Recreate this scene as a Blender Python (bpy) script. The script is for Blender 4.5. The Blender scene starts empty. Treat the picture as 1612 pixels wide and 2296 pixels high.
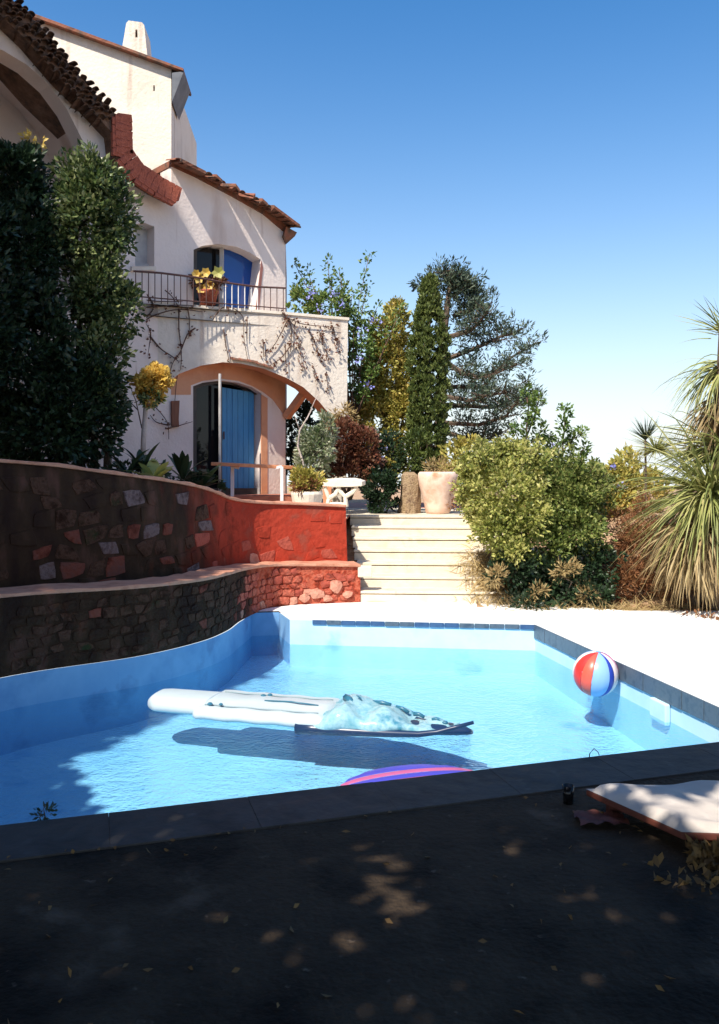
import bpy, bmesh, math, random
import numpy as np
from mathutils import Vector, Matrix
from mathutils.geometry import tessellate_polygon

C = bpy.context.scene
R = math.radians
random.seed(7)
rng = np.random.default_rng(11)

# ------------------------------------------------------------------ camera, sky, sun, exposure
FPX, HOR, EYE = 1900.0, 1050.0, 1.6          # focal length and horizon in the 1612 x 2296 picture, eye height in metres
cam_d = bpy.data.cameras.new('camera'); cam = bpy.data.objects.new('camera', cam_d)
C.collection.objects.link(cam); C.camera = cam
cam.location = (0, 0, EYE); cam.rotation_euler = (R(90), 0, 0)
cam_d.sensor_fit = 'VERTICAL'; cam_d.sensor_height = 36.0
cam_d.lens = FPX / 2296 * 36
cam_d.shift_y = (HOR - 1148) / 2296
cam_d.clip_start = 0.05; cam_d.clip_end = 2000

SUN_EL = 50.0
AZ = Vector((0.5, 0.866))                    # the way the light travels over the ground
w = bpy.data.worlds.new('World'); C.world = w; w.use_nodes = True
nt = w.node_tree
sky = nt.nodes.new('ShaderNodeTexSky'); sky.sky_type = 'NISHITA'; sky.sun_disc = False
sky.sun_elevation = R(SUN_EL); sky.sun_rotation = math.atan2(-AZ.x, -AZ.y)
sky.altitude = 0; sky.air_density = 1.0; sky.dust_density = 1.2; sky.ozone_density = 2.2
bg = nt.nodes['Background']; bg.inputs['Strength'].default_value = 0.132
hs = nt.nodes.new('ShaderNodeHueSaturation'); hs.inputs['Saturation'].default_value = 1.4
nt.links.new(sky.outputs[0], hs.inputs['Color']); # pale hazy horizon all round
wt = nt.nodes.new('ShaderNodeTexCoord'); wx = nt.nodes.new('ShaderNodeSeparateXYZ'); nt.links.new(wt.outputs['Generated'], wx.inputs[0])
w1 = nt.nodes.new('ShaderNodeMath'); w1.operation = 'SUBTRACT'; w1.use_clamp = True; w1.inputs[0].default_value = 1; nt.links.new(wx.outputs['Z'], w1.inputs[1])
w2 = nt.nodes.new('ShaderNodeMath'); w2.operation = 'POWER'; nt.links.new(w1.outputs[0], w2.inputs[0]); w2.inputs[1].default_value = 5.5
wm = nt.nodes.new('ShaderNodeMix'); wm.data_type = 'RGBA'; nt.links.new(w2.outputs[0], wm.inputs['Factor']); nt.links.new(hs.outputs[0], wm.inputs['A']); wm.inputs['B'].default_value = (5.2, 5.6, 5.7, 1)
nt.links.new(wm.outputs['Result'], bg.inputs['Color'])

sun_d = bpy.data.lights.new('sun', 'SUN'); sun = bpy.data.objects.new('sun', sun_d)
C.collection.objects.link(sun)
sun_d.energy = 4.9; sun_d.angle = R(0.5); sun_d.color = (1.0, 0.925, 0.81)
ce, se = math.cos(R(SUN_EL)), math.sin(R(SUN_EL))
TO_SUN = Vector((-AZ.x * ce, -AZ.y * ce, se))
sun.rotation_euler = TO_SUN.to_track_quat('Z', 'Y').to_euler()

C.view_settings.view_transform = 'Standard'; C.view_settings.look = 'None'
C.view_settings.gamma = 1.0; C.view_settings.use_curve_mapping = False
C.view_settings.exposure = 0.6
C.render.engine = 'CYCLES'
C.cycles.max_bounces = 8; C.cycles.transparent_max_bounces = 12
C.cycles.caustics_reflective = False; C.cycles.caustics_refractive = False
C.cycles.use_denoising = True

# ------------------------------------------------------------------ helpers
def P(u, v, Y):
    return Vector(((u - 806) / FPX * Y, Y, EYE + (HOR - v) / FPX * Y))

class Plane:
    """An upright wall plane through p along the ground direction d; its normal looks towards the pool."""
    def __init__(s, p, d):
        s.p = Vector((p[0], p[1])); s.d = Vector(d).normalized(); s.n = Vector((s.d.y, -s.d.x))
    def at(s, u, v, off=0.0):
        rx = (u - 806) / FPX
        den = rx * s.n.x + s.n.y
        Y = (s.p.dot(s.n) + off) / den
        return Vector((rx * Y, Y, EYE + (HOR - v) / FPX * Y))
    def back(s, t):
        return Vector((-s.n.x * t, -s.n.y * t, 0))

ORIGIN = {}
def origin(o):
    return ORIGIN.get(o.name, Vector((0, 0, 0))) if o else Vector((0, 0, 0))

def link(o, parent=None, label=None, cat=None, group=None, kind=None):
    C.collection.objects.link(o)
    if parent: o.parent = parent
    if label: o['label'] = label
    if cat: o['category'] = cat
    if group: o['group'] = group
    if kind: o['kind'] = kind
    return o

def thing(name, label, cat, loc=(0, 0, 0), group=None):
    o = bpy.data.objects.new(name, None); o.location = loc; o.empty_display_size = 0.1
    link(o, None, label, cat, group)
    ORIGIN[o.name] = Vector(loc)
    return o

class MB:
    def __init__(s): s.v = []; s.f = []; s.mi = []
    def add(s, vs, fs, m=0):
        n = len(s.v); s.v += [tuple(x) for x in vs]; s.f += [tuple(i + n for i in f) for f in fs]; s.mi += [m] * len(fs)
        return s
    def box(s, x0, x1, y0, y1, z0, z1, M=None, m=0):
        vs = [Vector((x, y, z)) for z in (z0, z1) for y in (y0, y1) for x in (x0, x1)]
        if M is not None: vs = [M @ v for v in vs]
        return s.add(vs, [(0, 2, 3, 1), (4, 5, 7, 6), (0, 1, 5, 4), (2, 6, 7, 3), (0, 4, 6, 2), (1, 3, 7, 5)], m)
    def bar(s, a, b, wx, wy, up=Vector((0, 0, 1)), m=0):
        a, b = Vector(a), Vector(b); d = (b - a).normalized()
        x = d.cross(up)
        if x.length < 1e-4: x = d.cross(Vector((1, 0, 0)))
        x.normalize(); y = x.cross(d)
        vs = [p + x * i * wx / 2 + y * j * wy / 2 for p in (a, b) for j in (-1, 1) for i in (-1, 1)]
        return s.add(vs, [(0, 2, 3, 1), (4, 5, 7, 6), (0, 1, 5, 4), (2, 6, 7, 3), (0, 4, 6, 2), (1, 3, 7, 5)], m)
    def tube(s, pts, r0, r1=None, n=6, m=0):
        r1 = r0 if r1 is None else r1
        pts = [Vector(p) for p in pts]; k = len(pts); vs = []
        ref = Vector((0.31, 0.17, 0.93))
        for i, p in enumerate(pts):
            d = (pts[min(i + 1, k - 1)] - pts[max(i - 1, 0)]).normalized()
            x = d.cross(ref)
            if x.length < 1e-3: x = d.cross(Vector((1, 0, 0)))
            x.normalize(); y = d.cross(x); r = r0 + (r1 - r0) * i / max(1, k - 1)
            vs += [p + (x * math.cos(2 * math.pi * j / n) + y * math.sin(2 * math.pi * j / n)) * r for j in range(n)]
        fs = [(i * n + j, i * n + (j + 1) % n, (i + 1) * n + (j + 1) % n, (i + 1) * n + j) for i in range(k - 1) for j in range(n)]
        fs += [tuple(range(n - 1, -1, -1)), tuple((k - 1) * n + j for j in range(n))]
        return s.add(vs, fs, m)
    def prism(s, loops, off, m=0, mside=None):
        """loops: outer outline and holes as 3D points on the front; off: vector to the back."""
        loops = [[Vector(p) for p in l] for l in loops]; flat = [p for l in loops for p in l]; n = len(flat)
        tris = tessellate_polygon(loops)
        off = Vector(off)
        vs = flat + [p + off for p in flat]
        fs = [tuple(t) for t in tris] + [tuple(i + n for i in reversed(t)) for t in tris]
        s.add(vs, fs, m); base = len(s.v) - 2 * n; k = 0
        for l in loops:
            q = len(l)
            for i in range(q):
                a, b = k + i, k + (i + 1) % q
                s.f.append((base + a, base + b, base + b + n, base + a + n)); s.mi.append(m if mside is None else mside)
            k += q
        return s
    def lathe(s, prof, c, n=20, m=0, wob=0.0):
        c = Vector(c); vs = []
        for r, z in prof:
            for j in range(n):
                a = 2 * math.pi * j / n; rr = r * (1 + wob * math.sin(3 * a + z * 5))
                vs.append(c + Vector((rr * math.cos(a), rr * math.sin(a), z)))
        k = len(prof)
        fs = [(i * n + j, i * n + (j + 1) % n, (i + 1) * n + (j + 1) % n, (i + 1) * n + j) for i in range(k - 1) for j in range(n)]
        fs += [tuple(range(n - 1, -1, -1)), tuple((k - 1) * n + j for j in range(n))]
        return s.add(vs, fs, m)
    def build(s, name, mat, parent=None, smooth=False, recalc=True, bevel=0, **kw):
        o0 = origin(parent)
        me = bpy.data.meshes.new(name)
        me.from_pydata([(x - o0.x, y - o0.y, z - o0.z) for x, y, z in s.v], [], s.f)
        mats = mat if isinstance(mat, (list, tuple)) else [mat]
        for q in mats: me.materials.append(q)
        if len(mats) > 1: me.polygons.foreach_set('material_index', s.mi)
        if recalc:
            b = bmesh.new(); b.from_mesh(me); bmesh.ops.recalc_face_normals(b, faces=b.faces); b.to_mesh(me); b.free()
        if smooth: me.polygons.foreach_set('use_smooth', [True] * len(me.polygons))
        me.update()
        o = bpy.data.objects.new(name, me)
        link(o, parent, **kw)
        ORIGIN[o.name] = o0
        if bevel:
            bv = o.modifiers.new('edge', 'BEVEL'); bv.width = bevel; bv.segments = 2; bv.limit_method = 'ANGLE'
        return o

def inst(name, me, parent, M, **kw):
    """One more object on a shared mesh, placed by the world matrix M."""
    o = bpy.data.objects.new(name, me); link(o, parent, **kw)
    M = M.copy(); M.translation -= origin(parent); o.matrix_local = M
    return o

def catmull(pts, n=6):
    pts = [np.array(p, float) for p in pts]; out = []
    for i in range(len(pts) - 1):
        p0, p1, p2, p3 = pts[max(i - 1, 0)], pts[i], pts[i + 1], pts[min(i + 2, len(pts) - 1)]
        for k in range(n):
            t = k / n
            out.append(0.5 * (2 * p1 + (p2 - p0) * t + (2 * p0 - 5 * p1 + 4 * p2 - p3) * t * t + (3 * p1 - p0 - 3 * p2 + p3) * t ** 3))
    out.append(pts[-1]); return out

# ------------------------------------------------------------------ materials
def mat(name, cols, rough=0.8, scale=6.0, detail=6.0, bump=0.0, bscale=None, metal=0.0, spec=0.5, stretch=None, transl=0.0, island=False, contrast=(0.35, 0.65), spots=None, sheen=0):
    """Procedural material: noise between two or three colours, a fine bump, and optional spots (colour, scale, threshold)."""
    m = bpy.data.materials.new(name); m.use_nodes = True; t = m.node_tree; N, L = t.nodes, t.links
    b = N['Principled BSDF']; out = N['Material Output']
    b.inputs['Roughness'].default_value = rough; b.inputs['Metallic'].default_value = metal
    b.inputs['Specular IOR Level'].default_value = spec
    tc = N.new('ShaderNodeTexCoord'); mp = N.new('ShaderNodeMapping'); L.new(tc.outputs['Object'], mp.inputs['Vector'])
    if stretch: mp.inputs['Scale'].default_value = stretch
    no = N.new('ShaderNodeTexNoise'); no.inputs['Scale'].default_value = scale; no.inputs['Detail'].default_value = detail
    no.inputs['Roughness'].default_value = 0.62
    L.new(mp.outputs[0], no.inputs['Vector'])
    r = N.new('ShaderNodeValToRGB'); e = r.color_ramp.elements
    cols = [tuple(c) + (1,) for c in cols]
    lo, hi = (0.0, 1.0) if island else contrast
    e[0].position, e[0].color = lo, cols[0]; e[1].position, e[1].color = hi, cols[-1]
    for i, c in enumerate(cols[1:-1]):
        q = e.new(lo + (hi - lo) * (i + 1) / (len(cols) - 1)); q.color = c
    if island:
        g = N.new('ShaderNodeNewGeometry'); ad = N.new('ShaderNodeMath'); ad.operation = 'MULTIPLY_ADD'
        L.new(no.outputs['Fac'], ad.inputs[0]); ad.inputs[1].default_value = 1.1
        sb = N.new('ShaderNodeMath'); sb.operation = 'MULTIPLY_ADD'; L.new(g.outputs['Random Per Island'], sb.inputs[0]); sb.inputs[1].default_value = 0.7; sb.inputs[2].default_value = -0.4
        L.new(sb.outputs[0], ad.inputs[2]); L.new(ad.outputs[0], r.inputs['Fac'])
    else:
        L.new(no.outputs['Fac'], r.inputs['Fac'])
    col = r.outputs['Color']
    for sp in (spots or []):
        c, sc, th = sp[:3]
        n2 = N.new('ShaderNodeTexNoise'); n2.inputs['Scale'].default_value = sc; n2.inputs['Detail'].default_value = 5
        mp2 = N.new('ShaderNodeMapping'); L.new(tc.outputs['Object'], mp2.inputs['Vector']); mp2.inputs['Location'].default_value = (sc * 1.7, 3.1, 9.2)
        if len(sp) > 3: mp2.inputs['Scale'].default_value = sp[3]
        L.new(mp2.outputs[0], n2.inputs['Vector'])
        r2 = N.new('ShaderNodeValToRGB'); r2.color_ramp.elements[0].position = th; r2.color_ramp.elements[1].position = min(1, th + 0.1)
        L.new(n2.outputs['Fac'], r2.inputs['Fac'])
        mx = N.new('ShaderNodeMix'); mx.data_type = 'RGBA'; L.new(r2.outputs['Color'], mx.inputs['Factor'])
        L.new(col, mx.inputs['A']); mx.inputs['B'].default_value = tuple(c) + (1,); col = mx.outputs['Result']
    L.new(col, b.inputs['Base Color'])
    if bump:
        n3 = N.new('ShaderNodeTexNoise'); n3.inputs['Scale'].default_value = bscale or scale * 4; n3.inputs['Detail'].default_value = 6
        L.new(mp.outputs[0], n3.inputs['Vector'])
        bp = N.new('ShaderNodeBump'); bp.inputs['Strength'].default_value = bump; bp.inputs['Distance'].default_value = 0.03
        L.new(n3.outputs['Fac'], bp.inputs['Height']); L.new(bp.outputs[0], b.inputs['Normal'])
    if transl:
        tr = N.new('ShaderNodeBsdfTranslucent'); L.new(col, tr.inputs['Color'])
        ms = N.new('ShaderNodeMixShader'); ms.inputs[0].default_value = transl
        L.new(b.outputs[0], ms.inputs[1]); L.new(tr.outputs[0], ms.inputs[2]); L.new(ms.outputs[0], out.inputs['Surface'])
    return m

M = {}
M['plaster'] = mat('white_plaster', [(.66, .58, .48), (.77, .69, .59), (.72, .64, .54)], .9, 1.3, bump=.3, bscale=22, spots=[((.58, .48, .39), .9, .60, (1, 1, .35)), ((.54, .44, .36), 5, .62, (1, 1, .10))])
M['plaster_pink'] = mat('pink_plaster', [(.73, .62, .56), (.79, .69, .63), (.76, .66, .60)], .9, 1.1, bump=.25, bscale=22, spots=[((.62, .49, .42), 1.2, .61, (1, 1, .35)), ((.58, .46, .40), 5, .63, (1, 1, .10))])
M['terracotta_plaster'] = mat('terracotta_plaster', [(.58, .25, .13), (.68, .33, .18), (.62, .30, .18)], .9, 2.0, bump=.2)
M['tile'] = mat('clay_tile', [(.13, .055, .035), (.26, .09, .05), (.19, .085, .05), (.08, .05, .04)], .85, 5, bump=.4)
M['tile_old'] = mat('mossy_clay_tile', [(.07, .045, .03), (.16, .085, .05), (.22, .13, .085)], .9, 7, bump=.6)
M['brick'] = mat('red_brick', [(.30, .07, .035), (.42, .11, .06), (.24, .06, .04)], .85, 9, bump=.4)
M['soffit'] = mat('grey_soffit', [(.10, .11, .13), (.16, .17, .19)], .8, 4)
M['dark_frame'] = mat('dark_window_frame', [(.035, .03, .028), (.06, .05, .045)], .5, 8)
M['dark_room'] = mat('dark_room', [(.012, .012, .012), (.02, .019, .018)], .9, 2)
M['pale_frame'] = mat('pale_window_frame', [(.45, .43, .42), (.55, .53, .50)], .5, 8)
M['rose_wood'] = mat('rose_wood', [(.25, .10, .08), (.33, .14, .11)], .6, 5)
M['blue_paint'] = mat('blue_boards', [(.045, .22, .46), (.07, .30, .56), (.06, .26, .50)], .55, 3, stretch=(6, 6, .6), bump=.15)
M['iron'] = mat('rusty_iron', [(.06, .03, .025), (.12, .05, .04)], .6, 30)
M['white_iron'] = mat('white_painted_iron', [(.72, .70, .68), (.8, .78, .76)], .45, 20)
M['red_wall'] = mat('red_plaster', [(.22, .026, .012), (.38, .044, .022), (.33, .036, .018), (.27, .055, .034)], .8, 3.0, bump=.5, bscale=16, spots=[((.42, .19, .14), 8, .66, (1, 1, .25)), ((.16, .025, .015), 2.0, .62)])
M['red_rubble'] = mat('red_rubble', [(.18, .028, .014), (.36, .06, .03), (.46, .12, .07), (.26, .035, .018)], .85, 11, bump=.8, bscale=30)
M['red_stone'] = mat('red_stone', [(.29, .04, .02), (.37, .07, .04), (.24, .032, .018)], .8, 7, bump=.5)
M['pink_stone'] = mat('pink_stone', [(.46, .19, .13), (.55, .26, .18), (.40, .15, .10)], .8, 8, bump=.4)
M['grey_stone'] = mat('lilac_grey_stone', [(.07, .04, .038), (.19, .13, .125), (.12, .065, .055)], .9, 9, bump=.7, spec=.1)
M['dim_red_stone'] = mat('stained_dull_red_stone', [(.09, .022, .014), (.19, .055, .036), (.14, .06, .05)], .9, 7, bump=.7, spec=.1)
M['dark_stone'] = mat('dark_brown_stone', [(.030, .013, .008), (.095, .048, .032), (.050, .026, .015)], .95, 8, bump=.9, spec=.1, spots=[((.03, .035, .014), 5, .62)])
M['dark_wall'] = mat('dark_olive_wall', [(.03, .028, .02), (.075, .055, .04), (.05, .055, .03)], .95, 5, bump=.9, bscale=26)
def blend_wall(key, a, b, y0, y1):  # wall colour runs from dark brown at the left end to red
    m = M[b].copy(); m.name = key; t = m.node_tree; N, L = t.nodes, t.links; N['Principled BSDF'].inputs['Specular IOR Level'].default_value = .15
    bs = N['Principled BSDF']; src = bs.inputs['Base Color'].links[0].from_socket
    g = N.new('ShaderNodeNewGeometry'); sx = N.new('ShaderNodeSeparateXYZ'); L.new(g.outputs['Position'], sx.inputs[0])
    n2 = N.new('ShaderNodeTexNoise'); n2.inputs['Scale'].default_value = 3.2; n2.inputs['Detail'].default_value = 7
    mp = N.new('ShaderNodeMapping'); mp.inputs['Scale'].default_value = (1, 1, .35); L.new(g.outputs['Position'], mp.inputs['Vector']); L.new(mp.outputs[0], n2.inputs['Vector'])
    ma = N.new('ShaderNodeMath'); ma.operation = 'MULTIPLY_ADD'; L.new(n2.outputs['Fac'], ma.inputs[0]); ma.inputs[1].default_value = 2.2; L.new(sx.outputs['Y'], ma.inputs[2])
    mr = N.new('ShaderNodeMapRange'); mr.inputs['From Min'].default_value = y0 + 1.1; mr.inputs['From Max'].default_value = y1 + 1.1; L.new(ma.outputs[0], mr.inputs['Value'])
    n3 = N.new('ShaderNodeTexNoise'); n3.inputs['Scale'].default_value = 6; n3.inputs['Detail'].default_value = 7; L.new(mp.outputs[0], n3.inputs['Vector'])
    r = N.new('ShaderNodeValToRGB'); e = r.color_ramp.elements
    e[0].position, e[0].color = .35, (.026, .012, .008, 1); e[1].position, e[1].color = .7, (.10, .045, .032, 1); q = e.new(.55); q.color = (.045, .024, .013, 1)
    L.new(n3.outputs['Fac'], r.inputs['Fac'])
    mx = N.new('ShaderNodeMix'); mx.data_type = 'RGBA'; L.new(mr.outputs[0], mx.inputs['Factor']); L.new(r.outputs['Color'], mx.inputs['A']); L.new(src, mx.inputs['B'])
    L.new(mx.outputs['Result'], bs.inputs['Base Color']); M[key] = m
blend_wall('upper_wall', 'dark_wall', 'red_wall', 8.5, 9.7)
blend_wall('lower_wall', 'dark_wall', 'red_rubble', 8.9, 9.75)
M['coping_red'] = mat('clay_coping', [(.42, .17, .10), (.56, .27, .17), (.48, .22, .14)], .7, 6, bump=.2)
M['limestone'] = mat('cream_limestone', [(.60, .51, .385), (.68, .60, .475), (.64, .56, .43)], .85, 3, bump=.3, spots=[((.50, .40, .28), 3.0, .62), ((.42, .33, .23), 14, .67)])
M['deck'] = mat('bleached_concrete', [(.78, .76, .73), (.83, .81, .78)], .85, 1.5, bump=.15, bscale=40, spots=[((.70, .66, .60), 1.4, .66)])
M['patio'] = mat('shade_dark_paving', [(.016, .011, .007), (.058, .040, .026), (.030, .021, .014)], .85, 1.3, bump=.7, bscale=34, spec=.2, spots=[((.11, .08, .058), 3, .60), ((.010, .007, .005), 1.1, .54), ((.14, .105, .08), 19, .67)])  # pale concrete ground with its deep shade put into the dark colours
M['slate'] = mat('slate_coping', [(.018, .015, .013), (.052, .046, .042), (.030, .026, .023)], .6, 2.2, bump=.4, spots=[((.085, .08, .078), 5, .64)])
M['tile_blue'] = mat('blue_grey_tile', [(.045, .075, .115), (.085, .12, .16), (.06, .095, .14)], .35, 12)
M['tile_blue2'] = mat('deep_blue_tile', [(.03, .07, .17), (.05, .11, .22)], .3, 12)
M['pool_paint'] = mat('pale_pool_plaster', [(.40, .64, .81), (.50, .72, .86), (.44, .68, .83)], .7, 1.2, spots=[((.28, .52, .74), 2.4, .62)])
M['soil'] = mat('dry_soil', [(.30, .17, .09), (.44, .28, .16), (.38, .22, .12)], .95, 5, bump=.8, bscale=30, spots=[((.50, .38, .24), 6, .58), ((.16, .10, .05), 4, .64)])
M['terrace'] = mat('red_tile_paving', [(.30, .09, .055), (.42, .15, .09), (.36, .12, .08)], .75, 4, bump=.2)
M['terrain'] = mat('dry_hillside', [(.16, .15, .07), (.24, .20, .10), (.13, .14, .06)], .95, .5, bump=.3)
M['bark'] = mat('brown_bark', [(.09, .06, .04), (.17, .12, .085)], .95, 9, stretch=(4, 4, 1), bump=.8)
M['pale_bark'] = mat('pale_bark', [(.40, .33, .30), (.52, .44, .40)], .85, 9, bump=.3)
M['vine'] = mat('vine_stem', [(.07, .04, .03), (.15, .085, .06)], .9, 12)
M['terracotta'] = mat('pale_terracotta', [(.62, .38, .27), (.76, .58, .47), (.72, .50, .38)], .85, 3.2, bump=.2, spots=[((.50, .22, .12), 2.6, .60)])
M['white_stone'] = mat('cream_painted_stone', [(.74, .66, .54), (.82, .74, .62)], .85, 5, bump=.2)
M['orange_wood'] = mat('orange_wood', [(.52, .20, .09), (.62, .28, .15)], .45, 5, stretch=(1, 6, 1))
M['white_wood'] = mat('white_painted_wood', [(.68, .66, .68), (.78, .75, .76)], .6, 5)
M['brown_wood'] = mat('brown_wood', [(.14, .045, .02), (.22, .075, .035)], .6, 5, stretch=(5, 5, .8))
M['fabric'] = mat('cream_canvas', [(.44, .39, .35), (.58, .53, .48)], .9, 2.2, bump=.3, bscale=9, spots=[((.42, .36, .34), 2.2, .66)])
M['red_wood'] = mat('red_stained_wood', [(.11, .03, .02), (.18, .05, .03)], .6, 6)
def leafmat(k, cols, transl=.28, rough=.5):
    M[k] = mat(k, cols, rough, 1.6, 3, transl=transl, island=True, spec=.4)
leafmat('ivy_leaf', [(.012, .028, .010), (.05, .085, .025), (.14, .18, .06), (.32, .33, .16)], .2, .35)
leafmat('cypress_leaf', [(.035, .06, .014), (.095, .13, .03), (.18, .21, .055)], .2)
leafmat('pine_leaf', [(.02, .04, .03), (.05, .08, .055), (.11, .14, .07)], .2)
leafmat('gold_leaf', [(.18, .19, .04), (.38, .36, .08), (.54, .45, .12), (.58, .40, .13)], .35)
leafmat('lime_leaf', [(.15, .19, .035), (.31, .34, .08), (.50, .48, .15), (.60, .55, .24)], .35)
leafmat('green_leaf', [(.03, .065, .014), (.08, .15, .03), (.17, .25, .06), (.28, .32, .10)], .3)
leafmat('olive_leaf', [(.04, .07, .014), (.12, .17, .035), (.26, .29, .08), (.40, .38, .14)], .3)
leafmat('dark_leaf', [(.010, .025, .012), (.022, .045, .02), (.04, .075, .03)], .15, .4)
leafmat('red_leaf', [(.07, .02, .012), (.14, .045, .025), (.20, .09, .05), (.10, .07, .03)], .25)
leafmat('cream_leaf', [(.05, .09, .03), (.20, .25, .12), (.42, .44, .32), (.55, .55, .42)], .25)
leafmat('straw', [(.26, .17, .07), (.42, .31, .14), (.55, .44, .22)], .3, .7)
leafmat('rust_brush', [(.14, .055, .02), (.26, .11, .045), (.36, .19, .08)], .25, .7)
leafmat('yucca_leaf', [(.10, .13, .04), (.22, .25, .075), (.36, .36, .13), (.45, .41, .18)], .2, .5)
leafmat('dry_yucca', [(.20, .13, .06), (.34, .25, .12), (.44, .35, .19)], .2, .7)
leafmat('blue_flower', [(.20, .22, .62), (.34, .36, .80), (.45, .47, .85)], .35)
leafmat('yellow_flower', [(.55, .36, .06), (.75, .52, .12), (.82, .66, .24)], .4)
leafmat('dead_leaf', [(.10, .06, .03), (.20, .12, .05), (.30, .17, .05)], .1, .8)
def plain(k, col, rough=.35, **kw):
    M[k] = mat(k, [tuple(c * .92 for c in col), col], rough, 5, **kw)
plain('ball_red', (.70, .04, .035)); plain('ball_orange', (.78, .11, .07)); plain('ball_sky', (.26, .46, .78)); plain('ball_navy', (.02, .05, .36))
plain('ball_white', (.82, .68, .66)); plain('ball_mauve', (.52, .12, .28)); plain('ball_pink', (.75, .25, .45)); plain('ball_slate', (.08, .15, .32))
plain('vinyl_white', (.50, .585, .62), .35); plain('vinyl_seam', (.22, .30, .34), .5); plain('vinyl_navy', (.015, .035, .09), .3); plain('vinyl_mark', (.03, .14, .22), .35)
plain('vinyl_magenta', (.62, .03, .22), .4); plain('vinyl_violet', (.07, .07, .50), .4)
M['vinyl_teal'] = mat('teal_vinyl', [(.05, .22, .32), (.32, .52, .58), (.12, .34, .43)], .2, 6, bump=.6, bscale=9)

def glass(name, tint, gloss, rough=.02):
    m = bpy.data.materials.new(name); m.use_nodes = True
    b = m.node_tree.nodes['Principled BSDF']; b.inputs['Base Color'].default_value = tint + (1,)
    b.inputs['Roughness'].default_value = rough; b.inputs['Specular IOR Level'].default_value = gloss; b.inputs['Metallic'].default_value = .0
    return m
M['window_glass'] = glass('painted_sky_glass', (.012, .07, .30), .5)  # blue sky reflection put into the base colour
M['dark_glass'] = glass('dark_glass', (.012, .012, .014), .3)

def water_mat():
    m = bpy.data.materials.new('pool_water'); m.use_nodes = True; t = m.node_tree; N, L = t.nodes, t.links
    N.remove(N['Principled BSDF']); out = N['Material Output']
    tr = N.new('ShaderNodeBsdfTransparent'); tr.inputs['Color'].default_value = (.62, .85, .96, 1)
    gl = N.new('ShaderNodeBsdfGlossy'); gl.inputs['Roughness'].default_value = .03
    tc = N.new('ShaderNodeTexCoord'); bp = None
    for sc, st in ((3.0, .30), (11.0, .42), (38.0, .38)):
        no = N.new('ShaderNodeTexNoise'); no.inputs['Scale'].default_value = sc; no.inputs['Detail'].default_value = 3
        L.new(tc.outputs['Object'], no.inputs['Vector'])
        b2 = N.new('ShaderNodeBump'); b2.inputs['Strength'].default_value = st; b2.inputs['Distance'].default_value = .05
        L.new(no.outputs['Fac'], b2.inputs['Height'])
        if bp: L.new(bp.outputs[0], b2.inputs['Normal'])
        bp = b2
    lw = N.new('ShaderNodeLayerWeight'); lw.inputs['Blend'].default_value = .5; L.new(bp.outputs[0], lw.inputs['Normal']); L.new(bp.outputs[0], gl.inputs['Normal'])
    pw = N.new('ShaderNodeMath'); pw.operation = 'POWER'; L.new(lw.outputs['Facing'], pw.inputs[0]); pw.inputs[1].default_value = 5
    ma = N.new('ShaderNodeMath'); ma.operation = 'MULTIPLY_ADD'; L.new(pw.outputs[0], ma.inputs[0]); ma.inputs[1].default_value = .97; ma.inputs[2].default_value = .025
    mx = N.new('ShaderNodeMixShader'); L.new(ma.outputs[0], mx.inputs[0]); L.new(tr.outputs[0], mx.inputs[1]); L.new(gl.outputs[0], mx.inputs[2])
    L.new(mx.outputs[0], out.inputs['Surface']); return m
M['water'] = water_mat()

# ------------------------------------------------------------------ ground, patio, deck, pool
WATER = -0.27
N1, N2, R2 = (-3.0, 3.32), (2.54, 5.05), (1.80, 8.69)
LOW = [(-3.4, 5.6, .62), (-2.7, 6.6, .60), (-1.93, 7.24, .57), (-1.5, 7.85, .55), (-1.32, 8.4, .54), (-1.25, 9.0, .51), (-1.06, 9.7, .47), (-.7, 9.95, .45), (.01, 10.13, .42)]
UPP = [(-4.4, 6.1, 1.72), (-2.98, 7.3, 1.64), (-2.31, 7.9, 1.54), (-1.84, 8.6, 1.44), (-1.61, 9.1, 1.35), (-1.445, 9.6, 1.236), (-1.19, 10.0, 1.18), (-.79, 10.25, 1.155), (-.17, 10.5, 1.114)]
lowp, uppp = catmull(LOW, 6), catmull(UPP, 6)

def bank(x, y):
    if y <= 9.9: return -.02
    t = min(1, max(0, (y - 9.9) / 3.0)); t = t * t * (3 - 2 * t)
    return -.02 + .92 * t
def smooth_noise(x, y):
    return .04 * math.sin(1.7 * x + .6 * y) + .03 * math.sin(3.1 * y - 1.3 * x) + .02 * math.sin(6.1 * x + 5 * y)

xs = [-400, -150, -60, -25, -12, -7] + [-7 + .4 * i for i in range(1, 40)] + [9, 12, 18, 40, 90, 200, 400]
ys = [-400, -100, -30, -8, 9.5] + [9.5 + .3 * i for i in range(1, 26)] + [18.5, 24, 40, 80, 160, 500]
mb = MB()
for y in ys:
    for x in xs:
        z = bank(x, y) + (smooth_noise(x, y) * (.5 if x < 4 else 1) - (.11 if -1.5 < x < 4 and y > 10.4 else 0) if y > 9.7 and abs(x) < 12 and y < 18 else 0)
        if y > 20: z = .86 - (y - 20) * .02
        mb.v.append((x, y, z))
nx = len(xs)
for j in range(len(ys) - 1):
    for i in range(nx - 1):
        cx, cy = (xs[i] + xs[i + 1]) / 2, (ys[j] + ys[j + 1]) / 2
        if -7 < cx < 9 and -8 < cy < 9.5: continue
        mb.f.append((j * nx + i, j * nx + i + 1, (j + 1) * nx + i + 1, (j + 1) * nx + i)); mb.mi.append(0)
mb.build('ground', M['soil'], smooth=True, kind='structure')

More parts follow.
